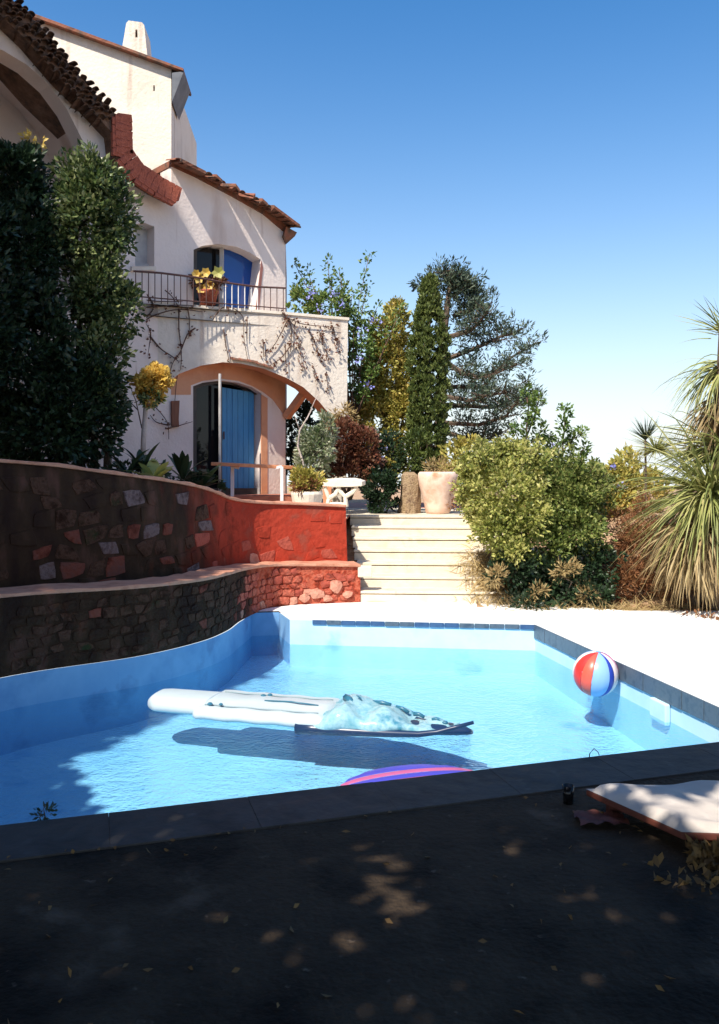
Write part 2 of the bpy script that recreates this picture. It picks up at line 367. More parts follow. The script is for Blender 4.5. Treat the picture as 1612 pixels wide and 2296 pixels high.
def sheet(name, poly, z, m, **kw):
    mb = MB(); vs = [Vector((p[0], p[1], z if len(p) < 3 else p[2])) for p in poly]
    mb.add(vs, [tuple(t) for t in tessellate_polygon([vs])])
    o = mb.build(name, m, recalc=False, **kw)
    me = o.data; b = bmesh.new(); b.from_mesh(me)
    for f in b.faces:
        if f.normal.z < 0: f.normal_flip()
    b.to_mesh(me); b.free(); return o

far = [(-1.06, 9.7), (-1.2, 9.45), (-.905, 9.5), (-.74, 9.0)]
sheet('pool_deck', [N2, (9, 7.06), (9, 9.5), (3, 9.52), (2.4, 9.9), (2.3, 10.05), (.01, 10.16), (-.7, 9.97)] + far + [R2], 0, M['deck'], kind='structure')
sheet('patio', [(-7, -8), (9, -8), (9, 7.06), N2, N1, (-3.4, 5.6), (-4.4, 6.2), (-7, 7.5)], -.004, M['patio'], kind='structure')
sheet('terrace', [(p[0] - .05, p[1] + .1) for p in uppp] + [(-.12, 12.55), (3.2, 12.42), (3.4, 17), (-9, 17), (-9, 5.2)], .9125, M['terrace'], kind='structure')

# pool outline (counter-clockwise), walls and floor
left = [(p[0], p[1]) for p in lowp if p[1] <= 9.0]
outl = [N1, N2, R2, (-.74, 9.0), (-.905, 9.5), (-1.2, 9.45)] + left[::-1]
outl = [(x + (.012 if i > 5 else 0), y) for i, (x, y) in enumerate(outl)]
def floor_z(y): return -.65 + max(0, min(3.5, y - 5.6)) * .045
mb = MB(); n = len(outl)
for i in range(n):
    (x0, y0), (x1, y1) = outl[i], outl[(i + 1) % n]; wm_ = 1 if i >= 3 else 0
    mb.add([(x0, y0, -.012), (x1, y1, -.012), (x1, y1, floor_z(y1)), (x0, y0, floor_z(y0))], [(0, 1, 2, 3)], wm_)
fl = [Vector((x, y, floor_z(y))) for x, y in outl]
mb.add(fl, [tuple(t) for t in tessellate_polygon([[Vector((x, y, 0)) for x, y in outl]])])
M['pool_shade_blue'] = mat('shade_blue_pool_plaster', [(.13, .30, .54), (.20, .40, .64), (.16, .35, .60)], .7, 1.6, spots=[((.10, .22, .42), 2.4, .6)])  # left walls: their shade put into a deeper blue
pool = mb.build('pool_basin', [M['pool_paint'], M['pool_shade_blue']], kind='structure', recalc=False)
# waterline tiles: one piece of tile each, along the right, far and corner edges
def tile_run(a, b, step, m, h=.1, z0=-.102, inward=(0, 0)):
    a, b = Vector(a + (0,)), Vector(b + (0,)); L = (b - a).length; k = max(1, round(L / step)); d = (b - a) / L; nrm = Vector((-d.y, d.x, 0))
    for i in range(k):
        p, q = a + d * (L * i / k + .004), a + d * (L * (i + 1) / k - .004)
        t = .012 + random.uniform(0, .006)
        MB().prism([[Vector((p.x, p.y, z0)), Vector((q.x, q.y, z0)), Vector((q.x, q.y, z0 + h)), Vector((p.x, p.y, z0 + h))]], nrm * t).build('tile', random.choice(m), pool)
tile_run(N2, R2, .26, [M['tile_blue']], h=.135, z0=-.137)
tile_run(R2, (-.5, 8.97), .15, [M['tile_blue'], M['tile_blue2']], h=.045, z0=-.05)
# skimmer niche in the right wall
def on_right(y): return (N2[0] + (R2[0] - N2[0]) * (y - N2[1]) / (R2[1] - N2[1]), y)
x, y = on_right(6.35)
mb = MB(); mb.box(-.05, -.006, -.11, .11, -.30, -.14, Matrix.Translation((x, y, 0)) @ Matrix.Rotation(R(11.5), 4, 'Z'))
mb.build('skimmer_plate', M['pool_paint'], pool, bevel=.01)
# water sheet
sheet('water', [(x * .999, y) for x, y in outl], WATER, M['water'], kind='structure')
# near coping of slate slabs
cop = thing('pool_coping', 'dark slate coping slabs along the near pool edge', 'coping', (0, 4, 0))
a, b = Vector((N1[0], N1[1], 0)), Vector((N2[0], N2[1], 0)); L = (b - a).length; d = (b - a) / L; nr = Vector((d.y, -d.x, 0))
for i in range(9):
    p, q = a + d * (L * i / 9 + .0006), a + d * (L * (i + 1) / 9 - .0006)
    dz = random.uniform(0, .0015); o = nr * -.03
    MB().prism([[p + o + Vector((0, 0, .004 + dz)), q + o + Vector((0, 0, .004 + dz)), q + nr * .34 + Vector((0, 0, .004 + dz)), p + nr * .34 + Vector((0, 0, .004 + dz))]], (0, 0, -.05)).build('coping_stone', M['slate'], cop, bevel=.002)

# ------------------------------------------------------------------ retaining walls with stones
def retaining_wall(name, path, zb, th, label, body_mat, cope_mat, stones, cope=True, batter=0.0):
    t = thing(name, label, 'retaining wall', (path[0][0], path[0][1], 0), 'red stone retaining walls')
    k = len(path); nor = []
    for i in range(k):
        d = np.array(path[min(i + 1, k - 1)][:2]) - np.array(path[max(i - 1, 0)][:2]); d /= np.linalg.norm(d)
        nor.append(np.array([d[1], -d[0]]))
    mb = MB(); 
    for i, p in enumerate(path):
        n_ = nor[i]; f = n_ * batter
        z0 = zb(i) if callable(zb) else zb
        mb.v += [(p[0] + f[0], p[1] + f[1], z0), (p[0], p[1], p[2]), (p[0] - n_[0] * th, p[1] - n_[1] * th, p[2]), (p[0] - n_[0] * th, p[1] - n_[1] * th, z0)]
    for i in range(k - 1):
        for j in range(4):
            q = (j + 1) % 4
            mb.f.append((i * 4 + j, i * 4 + q, i * 4 + 4 + q, i * 4 + 4 + j)); mb.mi.append(0)
    for q in ((0, 1, 2, 3), ((k - 1) * 4 + 3, (k - 1) * 4 + 2, (k - 1) * 4 + 1, (k - 1) * 4)): mb.f.append(q); mb.mi.append(0)
    mb.build('wall_body', body_mat, t, recalc=True)
    if cope:
        mb = MB()
        for i, p in enumerate(path):
            n_ = nor[i]; o, bk = n_ * .03, n_ * (th + .02); r = .006 * math.sin(i * 1.7)
            for s, dz in ((o, -.0 + .002), (o, .035 + r), (-bk, .035 + r), (-bk, .002)):
                mb.v.append((p[0] + s[0], p[1] + s[1], p[2] + dz))
        for i in range(k - 1):
            for j in range(4):
                q = (j + 1) % 4; mb.f.append((i * 4 + j, i * 4 + q, i * 4 + 4 + q, i * 4 + 4 + j)); mb.mi.append(0)
        mb.f += [(0, 1, 2, 3), ((k - 1) * 4 + 3, (k - 1) * 4 + 2, (k - 1) * 4 + 1, (k - 1) * 4)]; mb.mi += [0, 0]
        mb.build('coping', cope_mat, t, bevel=.008)
    # arc length
    P2 = np.array([p[:2] for p in path]); seg = np.linalg.norm(np.diff(P2, axis=0), axis=1); S = np.concatenate([[0], np.cumsum(seg)])
    def face(s, z, off):
        i = min(k - 2, max(0, int(np.searchsorted(S, s) - 1))); f = (s - S[i]) / seg[i]
        p = np.array(path[i]) * (1 - f) + np.array(path[i + 1]) * f; n_ = nor[i] * (1 - f) + nor[i + 1] * f
        z0 = zb(i) if callable(zb) else zb
        b_ = batter * (p[2] - z) / max(.1, p[2] - z0)
        return Vector((p[0] + n_[0] * (off + b_), p[1] + n_[1] * (off + b_), z)), p[2]
    stones(t, S[-1], face)
    return t

def stone(t, face, s, z, rs, rz, off, m, kind=7):
    a0 = random.uniform(0, 6.28); pts, back = [], []
    for j in range(kind):
        a = a0 + 2 * math.pi * j / kind + random.uniform(-.25, .25); r = random.uniform(.78, 1.1)
        ds, dz = rs * r * math.cos(a), rz * r * math.sin(a)
        pts.append(face(s + ds * .9, z + dz * .9, off * random.uniform(.7, 1.2))[0]); back.append(face(s + ds, z + dz, -.01)[0])
    mid = face(s, z, off * 1.25)[0]
    mb = MB(); n = kind
    mb.add(pts + back + [mid], [(j, (j + 1) % n, 2 * n) for j in range(n)] + [(j, n + j, n + (j + 1) % n, (j + 1) % n) for j in range(n)])
    return mb.build('stone', m, t)

def rubble(t, face, L, s0, z0, cw, ch, zrows, pick):
    """Stones that fit together: cells of a jittered grid, shrunk by the joint; pick(f, row) gives (material, chance, depth)."""
    ns = int((L - .03 - s0) / cw)
    J = {(i, j): (random.uniform(-.3, .3), random.uniform(-.3, .3)) for i in range(ns + 1) for j in range(zrows + 1)}
    for i in range(ns):
        sh_ = .5
        for j in range(zrows):
            f = (s0 + i * cw) / L; m, chance, off = pick(f, j)
            if random.random() > chance: continue
            top = face(s0 + (i + .5) * cw, 1, 0)[1]
            if z0 + (j + 1.15) * ch > top: continue
            c4 = [(i, j), (i + 1, j), (i + 1, j + 1), (i, j + 1)]; q = []
            for a_, b_ in c4:
                sft = .5 * (b_ % 2) * 0 + (.35 if j % 2 else 0)
                q.append((s0 + (a_ + sft + J[(a_, b_)][0]) * cw, z0 + (b_ + J[(a_, b_)][1] * .8) * ch))
            pts = []
            for k in range(4):
                p, r_ = q[k], q[(k + 1) % 4]; pts.append((p[0] * .9 + r_[0] * .1, p[1] * .9 + r_[1] * .1)); w_ = random.uniform(.4, .6)
                pts.append((p[0] * (1 - w_) + r_[0] * w_ + random.uniform(-.06, .06) * cw, p[1] * (1 - w_) + r_[1] * w_ + random.uniform(-.06, .06) * ch))
            cs, cz = sum(p[0] for p in pts) / 8, sum(p[1] for p in pts) / 8
            if cs > L - .05: continue
            sk = random.uniform(.70, .95)
            fr_ = [face(min(L - .004, cs + (p[0] - cs) * sk), cz + (p[1] - cz) * sk, off * random.uniform(.6, 1.1))[0] for p in pts]
            bk_ = [face(min(L - .003, cs + (p[0] - cs) * (sk + .07)), cz + (p[1] - cz) * (sk + .07), -.012)[0] for p in pts]
            mb = MB(); mb.add(fr_ + bk_ + [face(cs, cz, off * random.uniform(.9, 1.5))[0]], [(k, (k + 1) % 8, 16) for k in range(8)] + [(k, 8 + k, 8 + (k + 1) % 8, (k + 1) % 8) for k in range(8)])
            mb.build('stone', m, t)
def upper_stones(t, L, face):
    def pick(f, j):
        x = f + random.gauss(0, .05)
        if x < .40: return random.choices([M['dark_stone'], M['upper_wall'], M['grey_stone'], M['dim_red_stone']], [6, 5, 1.0, 2.2])[0], .72, .012
        if x < .62: return random.choices([M['dark_stone'], M['grey_stone'], M['dim_red_stone'], M['upper_wall']], [2, 2.2, 3, 5])[0], .65, .012
        return random.choices([M['red_stone'], M['upper_wall'], M['pink_stone']], [4, 6, .6])[0], .42, .007
    rubble(t, face, L, 1.35, .47, .21, .15, 8, pick)
def lower_stones(t, L, face):
    def pick(f, j):
        x = f + random.gauss(0, .03)
        if x < .68: return random.choices([M['dark_stone'], M['lower_wall'], M['dim_red_stone']], [5, 6, .10])[0], .85, .012
        return random.choices([M['red_stone'], M['red_rubble'], M['pink_stone']], [4, 6, .9])[0], .9, .018
    rubble(t, face, L, 1.2, .015, .125, .085, 7, pick)
    for s_, z_, a_, b_ in ((L - .30, .20, .085, .095), (L - .52, .12, .11, .07), (L - .68, .08, .08, .06), (L - .16, .10, .07, .05), (L - .40, .06, .07, .045)):
        stone(t, face, s_, z_, a_, b_, .036, M['pink_stone'], 9)

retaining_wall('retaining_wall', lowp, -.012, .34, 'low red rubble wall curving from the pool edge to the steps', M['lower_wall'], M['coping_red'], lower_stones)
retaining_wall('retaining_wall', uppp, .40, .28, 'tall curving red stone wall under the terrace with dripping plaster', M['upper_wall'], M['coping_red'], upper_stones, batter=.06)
# ledge of soil between both walls
vs = [Vector((p[0], p[1], .44)) for p in lowp[3:]] + [Vector((p[0] - .02, p[1] + .02, .44)) for p in uppp[::-1]]
sheet('ledge', [(v.x, v.y) for v in vs], .405, M['dark_wall'], kind='structure')

# ------------------------------------------------------------------ steps
st = thing('garden_steps', 'flight of seven cream stone steps up from the pool deck', 'steps', (1.0, 10.2, 0))
RISE, TREAD = .131, .35
for k in range(7):
    y0 = 10.15 + k * TREAD; z1 = (k + 1) * RISE; x0 = .0 - .023 * k
    Mx = Matrix.Translation((x0, y0, 0)) @ Matrix.Rotation(R(-3.5), 4, 'Z')
    mb = MB(); mb.box(0, 2.4, .0, TREAD + .35, z1 - RISE - .01, z1 - .042, Mx); mb.box(.002, 2.398, .03, TREAD + .3, z1 - .043, z1 - .029, Mx); mb.box(-.004 * (k % 2), 2.405, -.009, TREAD + .06, z1 - .030, z1, Mx @ Matrix.Rotation(R(random.uniform(-.15, .15)), 4, 'Y'))
    mb.build('step', M['limestone'], st, bevel=.006)
mb = MB(); mb.box(.0, .17, -.10, .06, .30, .43, Matrix.Translation((-.02, 10.2, 0)))
mb.build('kerb_block', M['limestone'], st, bevel=.01)
sheet('landing', [(-1.0, 10.36), (-.2, 10.62), (-.16, 12.44), (2.3, 12.30), (3.2, 12.25), (3.3, 14.5), (-.3, 14.5), (-1.0, 12.6)], .9215, M['limestone'], kind='structure')

# ------------------------------------------------------------------ the house
WP = Plane((-2.75, 12.4), (.74, .67))         # main wall
PP = Plane((-2.41, 12.5), (2.22, 1.10))       # balcony front
TP = Plane((-2.90, 12.95), (1, .06))          # tall block
house = thing('house', 'white plastered villa with clay tiled roofs, arched loggia and balcony', 'house', (-2.5, 13, .93))
def wl(pl, pts, off=0): return [pl.at(u, v, off) for u, v in pts]
out_main = [(-260, 1150), (-260, -150), (-10, 22), (60, 85), (130, 165), (200, 235), (250, 290), (262, 345), (300, 388), (350, 420), (384, 436), (384, 366), (440, 392), (520, 432), (590, 472), (640, 520), (640, 1150)]
h_arch = [(-40, 700), (-40, 90), (10, 115), (60, 145), (110, 190), (150, 245), (185, 315), (200, 400), (205, 700)]
h_small = [(303, 597), (303, 503), (322, 499), (346, 508), (346, 597)]
h_up = [(434, 700), (434, 560), (455, 551), (490, 547), (530, 553), (560, 566), (585, 582), (572, 700)]
h_door = [(433, 1112), (433, 866), (455, 858), (495, 853), (535, 858), (565, 868), (586, 882), (586, 1112)]
MB().prism([wl(WP, out_main)] + [wl(WP, h) for h in (h_arch, h_small, h_up, h_door)], WP.back(.32)).build('wall', [M['plaster_pink']], house)
# return wall at the right corner, round the back
a, b = WP.at(640, 522), WP.at(640, 1150)
mb = MB(); bk = Vector((-.25, 3.2, 0)); of = WP.back(.004)
mb.add([a + of, b + of, b + of + bk, a + of + bk], [(0, 1, 2, 3)]); mb.prism([[a + of, b + of, b + of + bk, a + of + bk]], Vector((-.25, -.02, 0)))
mb.build('wall', M['plaster_pink'], house)
# rooms behind the openings
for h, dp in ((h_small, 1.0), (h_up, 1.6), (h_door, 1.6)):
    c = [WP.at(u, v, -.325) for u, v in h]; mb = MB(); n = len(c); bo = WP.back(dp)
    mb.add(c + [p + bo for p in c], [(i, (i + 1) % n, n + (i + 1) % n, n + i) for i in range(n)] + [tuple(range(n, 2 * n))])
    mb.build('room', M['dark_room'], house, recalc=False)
# arched recess at top left: soffit and back wall
c = wl(WP, h_arch, -.33); bo = WP.back(1.1); n = len(c); mb = MB()
mb.add(c + [p + bo for p in c], [(i, (i + 1) % n, n + (i + 1) % n, n + i) for i in range(n)])
mb.build('loggia_soffit', M['plaster_pink'], house, recalc=False)
MB().add([p + bo for p in c], [tuple(range(n))]).build('loggia_wall', M['plaster_pink'], house, recalc=False)
# terracotta-coloured head above the garden door
head = [(384, 885), (384, 852), (400, 838), (450, 821), (500, 813), (560, 820), (606, 832), (640, 848), (640, 935), (612, 896), (590, 879), (565, 865), (535, 854), (495, 849), (455, 854), (428, 864), (428, 885)]
MB().prism([wl(WP, head, .006)], WP.back(.02)).build('orange_head', M['terracotta_plaster'], house)
# door reveal strip on the right, rose coloured
MB().prism([wl(WP, [(586, 1110), (586, 884), (600, 893), (600, 1110)], .008)], WP.back(.02)).build('door_reveal', M['terracotta_plaster'], house)
# tall block
TB = [(20, 20), (384, 152), (384, 470), (20, 470)]
MB().prism([wl(TP, TB), wl(TP, [(343.5, 204), (343.5, 191), (347, 191), (347, 204)])], TP.back(.3)).build('tower_wall', M['plaster'], house)
MB().prism([wl(TP, [(341, 207), (341, 188), (350, 188), (350, 207)], -.301)], TP.back(.05)).build('slit', M['dark_room'], house)
MB().prism([[p + TP.back(.36) for p in wl(TP, [(20, 24), (383.5, 156), (383.5, 470), (20, 470)])]], TP.back(2.6)).build('tower_wall', M['plaster'], house)
MB().prism([wl(TP, [(0, 2), (411, 153), (410, 158), (0, 10)], .12)], TP.back(.9)).build('roof', M['tile'], house)
MB().prism([wl(TP, [(385.5, 163), (412, 160), (385.5, 228)], .1)], TP.back(.7)).build('eave_soffit', M['soffit'], house)
# chimney
ch = [(272, 118), (283, 52), (288, 46), (318, 50), (323, 56), (330, 124)]
slot = [(302.5, 84), (303.5, 66), (308, 66), (308.5, 84)]
chm = MB().prism([wl(TP, ch, -.25), wl(TP, slot, -.25)], TP.back(.5)).build('chimney', M['plaster'], house)
MB().prism([wl(TP, [(301, 87), (301, 63), (311, 63), (311, 87)], -.5)], TP.back(.1)).build('slot', M['dark_room'], chm)

# clay tile shape, shared by all tiles
def tile_mesh(name, L, r, m):
    mb = MB(); n = 6; vs = []
    for yy, rr in ((0, r), (L, r * .8)):
        for k, q in ((0, 1.0), (1, .82)):
            for j in range(n + 1):
                a = math.pi * j / n; vs.append((rr * q * math.cos(a), yy, rr * q * math.sin(a)))
    w_ = n + 1; fs = []
    for j in range(n):
        fs += [(j, j + 1, 2 * w_ + j + 1, 2 * w_ + j), (w_ + j + 1, w_ + j, 3 * w_ + j, 3 * w_ + j + 1), (j, w_ + j, w_ + j + 1, j + 1), (2 * w_ + j, 2 * w_ + j + 1, 3 * w_ + j + 1, 3 * w_ + j)]
    me = bpy.data.meshes.new(name); me.from_pydata(vs, [], fs); me.materials.append(m); return me
T_OLD, T_RED = tile_mesh('roof_tile', .34, .085, M['tile_old']), tile_mesh('roof_tile', .34, .085, M['tile'])
def frame(p, ydir, up):
    y = Vector(ydir).normalized(); z = (Vector(up) - y * Vector(up).dot(y)).normalized(); x = y.cross(z)
    m = Matrix((x, y, z)).transposed().to_4x4(); m.translation = p; return m
def along(pts, step):
    out = []; pts = [Vector(p) for p in pts]; acc = 0
    for a, b in zip(pts, pts[1:]):
        L = (b - a).length; t = acc
        while t < L: out.append((a + (b - a) * t / L, (b - a).normalized())); t += step
        acc = t - L
    return out
# swooping verge of the near roof
v_lo = [(-60, -20), (0, 32), (62, 92), (130, 172), (200, 242), (252, 298), (258, 350), (300, 394), (350, 426), (389, 446)]
v_hi = [(-60, -80), (28, 0), (90, 58), (150, 138), (205, 200), (250, 250), (284, 268), (289, 345), (312, 380), (355, 412), (400, 438)]
MB().prism([wl(WP, v_lo + v_hi[::-1], .26)], WP.back(1.2)).build('roof', M['tile_old'], house)
up = Vector((WP.n.x * .5, WP.n.y * .5, .85))
for off, dv, (i0, i1) in ((.27, -2, (0, 6)), (.285, 6, (0, 6)), (.28, 14, (0, 6)), (.29, 23, (0, 6)), (.285, 32, (0, 6))):
    path = [WP.at(u - dv * .7, v + dv, off) for u, v in v_hi[:6]]
    for p, d in along(path, .10):
        inst('roof_tile', T_OLD, house, frame(p + Vector([random.uniform(-.02, .02) for _ in range(3)]), Vector((WP.n.x, WP.n.y, random.uniform(-.25, .2))) + d * random.uniform(-.25, .25), up) @ Matrix.Diagonal((random.uniform(.5, .7), .8, random.uniform(.35, .6), 1)) @ Matrix.Translation((0, -.26, 0)))
def m_along(px): return px * .0085
bme = MB(); bme.box(-.10, .10, -.05, .05, -.03, .03); 
bm0 = bpy.data.meshes.new('brick'); bm0.from_pydata(bme.v, [], bme.f); bm0.materials.append(M['brick'])
q0 = [(272, 270), (274, 345), (304, 386), (352, 418), (394, 441)]
for off, du, dv in ((.265, -7, 5), (.262, 7, -5), (.272, 0, 0)):
    for p, d in along([WP.at(u + du, v + dv, off) for u, v in q0], .105):
        inst('brick', bm0, house, frame(p, d, Vector((WP.n.x, WP.n.y, 0))) @ Matrix.Rotation(random.uniform(-.12, .12), 4, 'Z'))
# eave over the main wall
e_lo = [(384, 372), (440, 398), (520, 440), (590, 480), (640, 522)]
e_hi = [(384, 358), (440, 384), (520, 424), (590, 462), (655, 508)]
MB().prism([wl(WP, e_lo + e_hi[::-1], .02)], WP.back(2.8)).build('roof', M['tile'], house)
def ev(pts, u): return vat(pts, u)
def vat(pts, u):
    for (a, b), (c, d) in zip(pts, pts[1:]):
        if a <= u <= c: return b + (d - b) * (u - a) / (c - a)
    return pts[-1][1]
notches = [(452, 10), (492, 13), (533, 16), (556, 9), (585, 6)]
edges = [384] + [x for n_ in notches for x in (n_[0] - 1, n_[0] + 1)] + [650]
for k in range(0, len(edges), 2):
    u0, u1 = edges[k], edges[k + 1]; d0 = 0 if k == 0 else notches[k // 2 - 1][1]; d1 = 0 if k // 2 >= len(notches) else notches[k // 2][1]
    a_, b_ = WP.at(u0, ev(e_hi, u0), .018), WP.at(u1, ev(e_hi, u1), .018)
    c_, d_ = a_ + Vector((WP.d.x, WP.d.y, 0)) * m_along(d0) + Vector((WP.n.x, WP.n.y, 0)) * .27 + Vector((0, 0, -.05)), b_ - Vector((WP.d.x, WP.d.y, 0)) * m_along(d1) + Vector((WP.n.x, WP.n.y, 0)) * .27 + Vector((0, 0, -.05))
    MB().prism([[a_, b_, d_, c_]], (0, 0, -.045)).build('eave_board', M['tile'], house)
for i, (p, d) in enumerate(along([WP.at(u, v, .05) for u, v in e_hi], .125)):
    u = 384 + (655 - 384) * (i * .125) / max(.1, (WP.at(655, 508, .05) - WP.at(384, 358, .05)).length)
    if any(abs(u - n_[0]) < 6 for n_ in notches): continue
    inst('roof_tile', T_RED if random.random() < .5 else T_OLD, house, frame(p + Vector((0, 0, -.02)), Vector((-WP.n.x, -WP.n.y, .28 + random.uniform(-.05, .05))), Vector((0, 0, 1))) @ Matrix.Diagonal((random.uniform(.66, .76), .9, random.uniform(.4, .55), 1)) @ Matrix.Translation((0, -.25 + random.uniform(-.03, .03), 0)))
e = [WP.at(642, 508, .12), WP.at(666, 521, .0), WP.at(661, 530, .0), WP.at(641, 548, .02), WP.at(636, 530, .12)]
mb = MB(); mb.prism([e], Vector((-.5, 1.6, .25))); mb.build('roof', M['tile'], house)

# balcony and arch
arch = [(742, 932), (715, 900), (680, 868), (640, 846), (590, 826), (540, 815), (500, 812), (450, 820), (402, 838), (384, 852)]
out_bal = [(300, 676), (440, 688), (640, 703), (780, 716), (778, 920), (776, 1130), (744, 1130)] + arch + [(300, 880)]
MB().prism([wl(PP, out_bal)], PP.back(.34), 0, 1).build('balcony_wall', [M['plaster'], M['terracotta_plaster']], house)
c0 = [PP.at(300, 694, -.05), PP.at(779, 728, -.05)]
c1 = [WP.at(640, 700), WP.at(310, 700)]
zf = 3.95
MB().prism([[Vector((p.x, p.y, zf)) for p in c0 + c1]], (0, 0, -.16)).build('balcony_floor', M['plaster'], house)
MB().prism([wl(PP, [(300, 671), (440, 684), (640, 699), (783, 712), (783, 718), (640, 705), (440, 690), (300, 678)], .02)], PP.back(.39)).build('coping', M['white_stone'], house)
mb = MB(); mb.bar(WP.at(642, 935, .03), PP.at(690, 870, -.3), .14, .1); mb.build('arch_rib', M['terracotta_plaster'], house)
# clay tiles standing along the arch edge
for p, d in along([PP.at(u, v, .02) for u, v in ((516, 806), (560, 812), (606, 826))], .13):
    inst('roof_tile', T_RED, house, frame(p, d, Vector((0, 0, 1))) @ Matrix.Scale(.5, 4))
# slender post under the arch
a, b = PP.at(493, 838, .03), PP.at(493, 1150, .03)
mb = MB(); mb.tube([a, b], .022, n=8); mb.build('post', M['pale_frame'], house)
# railing
RA, RB = WP.at(300, 640, .30), PP.at(640, 640, -.12); RP = Plane((RA.x, RA.y), (RB.x - RA.x, RB.y - RA.y))
rl = MB(); top = [(300, 608), (360, 612), (440, 622), (500, 633), (575, 643), (640, 646)]; bot = [(300, 664), (440, 676), (640, 692)]
rl.tube(wl(RP, top), .016); rl.tube(wl(RP, bot), .010)
rail = rl.build('railing', M['iron'], house)
def vat(pts, u):
    for (a, b), (c, d) in zip(pts, pts[1:]):
        if a <= u <= c: return b + (d - b) * (u - a) / (c - a)
for i in range(24):
    u = 304 + 14.4 * i
    m = M['white_iron'] if 505 < u < 585 else M['iron']
    mb = MB(); mb.tube([RP.at(u, vat(top, u)), RP.at(u, vat(bot, u) + 12)], .0085 if 505 < u < 585 else .007, n=5); mb.build('baluster', m, rail)

# upper window
fr = house
def framed(name, outline, off, wpx, m, parent):
    cx = sum(u for u, v in outline) / len(outline); cy = sum(v for u, v in outline) / len(outline)
    inner = [(u + (cx - u) * wpx / 70, v + (cy - v) * wpx / 75) for u, v in outline]
    return MB().prism([wl(WP, outline, off), wl(WP, inner, off)], WP.back(.07)).build(name, m, parent)
win = framed('window', h_up, -.2, 7, M['dark_frame'], house)
mb = MB(); mb.bar(WP.at(497, 556, -.19), WP.at(497, 700, -.19), .05, .06); mb.build('mullion', M['pale_frame'], win)
MB().prism([wl(WP, [(502, 700), (502, 560), (530, 563), (556, 574), (572, 588), (566, 700)], -.235)], WP.back(.012)).build('pane', M['window_glass'], win)
MB().prism([wl(WP, [(440, 700), (440, 564), (462, 557), (492, 555), (492, 700)], -.3)], WP.back(.012)).build('pane', M['dark_glass'], win)
MB().prism([wl(WP, [(573, 700), (586, 584), (590, 600), (580, 700)], .008)], WP.back(.03)).build('reveal', M['rose_wood'], win)
# small window at the left
w2 = framed('window', h_small, -.16, 7, M['pale_frame'], house)
MB().prism([wl(WP, [(303, 597), (303, 508), (330, 508), (330, 597)], -.22)], WP.back(.02)).build('shutter', M['pale_frame'], w2)
MB().prism([wl(WP, [(331, 597), (331, 510), (345, 512), (345, 597)], -.24)], WP.back(.02)).build('pane', M['dark_glass'], w2)
MB().prism([wl(WP, [(296, 597), (350, 597), (350, 606), (296, 606)], .05)], WP.back(.2)).build('sill', M['plaster'], w2)
# garden door: dark left leaf, blue boarded right leaf
dr = framed('door', h_door, -.12, 7, M['dark_frame'], house)
MB().prism([wl(WP, [(440, 1108), (440, 870), (465, 862), (490, 860), (490, 1108)], -.28)], WP.back(.012)).build('pane', M['dark_glass'], dr)
for k in range(6):
    u0, u1 = 497 + 12.2 * k, 497 + 12.2 * (k + 1) - .8
    MB().prism([wl(WP, [(u0, 1106), (u0, 868 + k * 2), (u1, 868 + k * 2 + 2), (u1, 1106)], -.17 - .006 * (k % 2))], WP.back(.03)).build('plank', M['blue_paint'], dr)
mb = MB(); mb.bar(WP.at(494, 862, -.13), WP.at(494, 1110, -.13), .035, .05); mb.build('mullion', M['dark_frame'], dr)
mb = MB(); hp_ = WP.at(502, 985, -.13); mb.bar(hp_, hp_ + Vector((0, 0, .12)), .02, .02); mb.build('handle', M['iron'], dr)
# red step in front of the door
MB().prism([[Vector((x, y, 1.19)) for x, y in ((-2.3, 12.15), (-.75, 12.75), (-1.15, 13.7), (-2.9, 12.5))]], (0, 0, -.27)).build('door_step', M['terrace'], house)

# ------------------------------------------------------------------ foliage generator
def leaf_mesh(name, pts, dirs, L, W, m, parent=None, fold=.25, jitter=.45, **kw):
    n = len(pts); o0 = origin(parent); pts = np.asarray(pts, float) - np.array(o0)
    a = np.asarray(dirs, float) + rng.normal(0, jitter, (n, 3)); a /= np.linalg.norm(a, axis=1)[:, None] + 1e-9
    q = rng.normal(0, 1, (n, 3)); b = np.cross(a, q); b /= np.linalg.norm(b, axis=1)[:, None] + 1e-9; c = np.cross(a, b)
    Ls = L * rng.uniform(.6, 1.25, (n, 1)); Ws = W * rng.uniform(.7, 1.2, (n, 1))
    v = np.empty((n, 4, 3)); v[:, 0] = pts; v[:, 1] = pts + a * Ls * .5 + b * Ws * .5 + c * Ws * fold; v[:, 2] = pts + a * Ls; v[:, 3] = pts + a * Ls * .5 - b * Ws * .5 + c * Ws * fold
    me = bpy.data.meshes.new(name); me.vertices.add(n * 4); me.vertices.foreach_set('co', v.ravel())
    idx = (np.arange(n)[:, None] * 4 + np.array([0, 1, 2, 0, 2, 3])[None]).ravel()
    me.loops.add(n * 6); me.loops.foreach_set('vertex_index', idx.astype(np.int32))
    me.polygons.add(n * 2); me.polygons.foreach_set('loop_start', np.arange(0, n * 6, 3, dtype=np.int32))
    me.materials.append(m); me.update(calc_edges=True); me.validate()
    o = bpy.data.objects.new(name, me); link(o, parent, **kw); ORIGIN[o.name] = o0
    return o

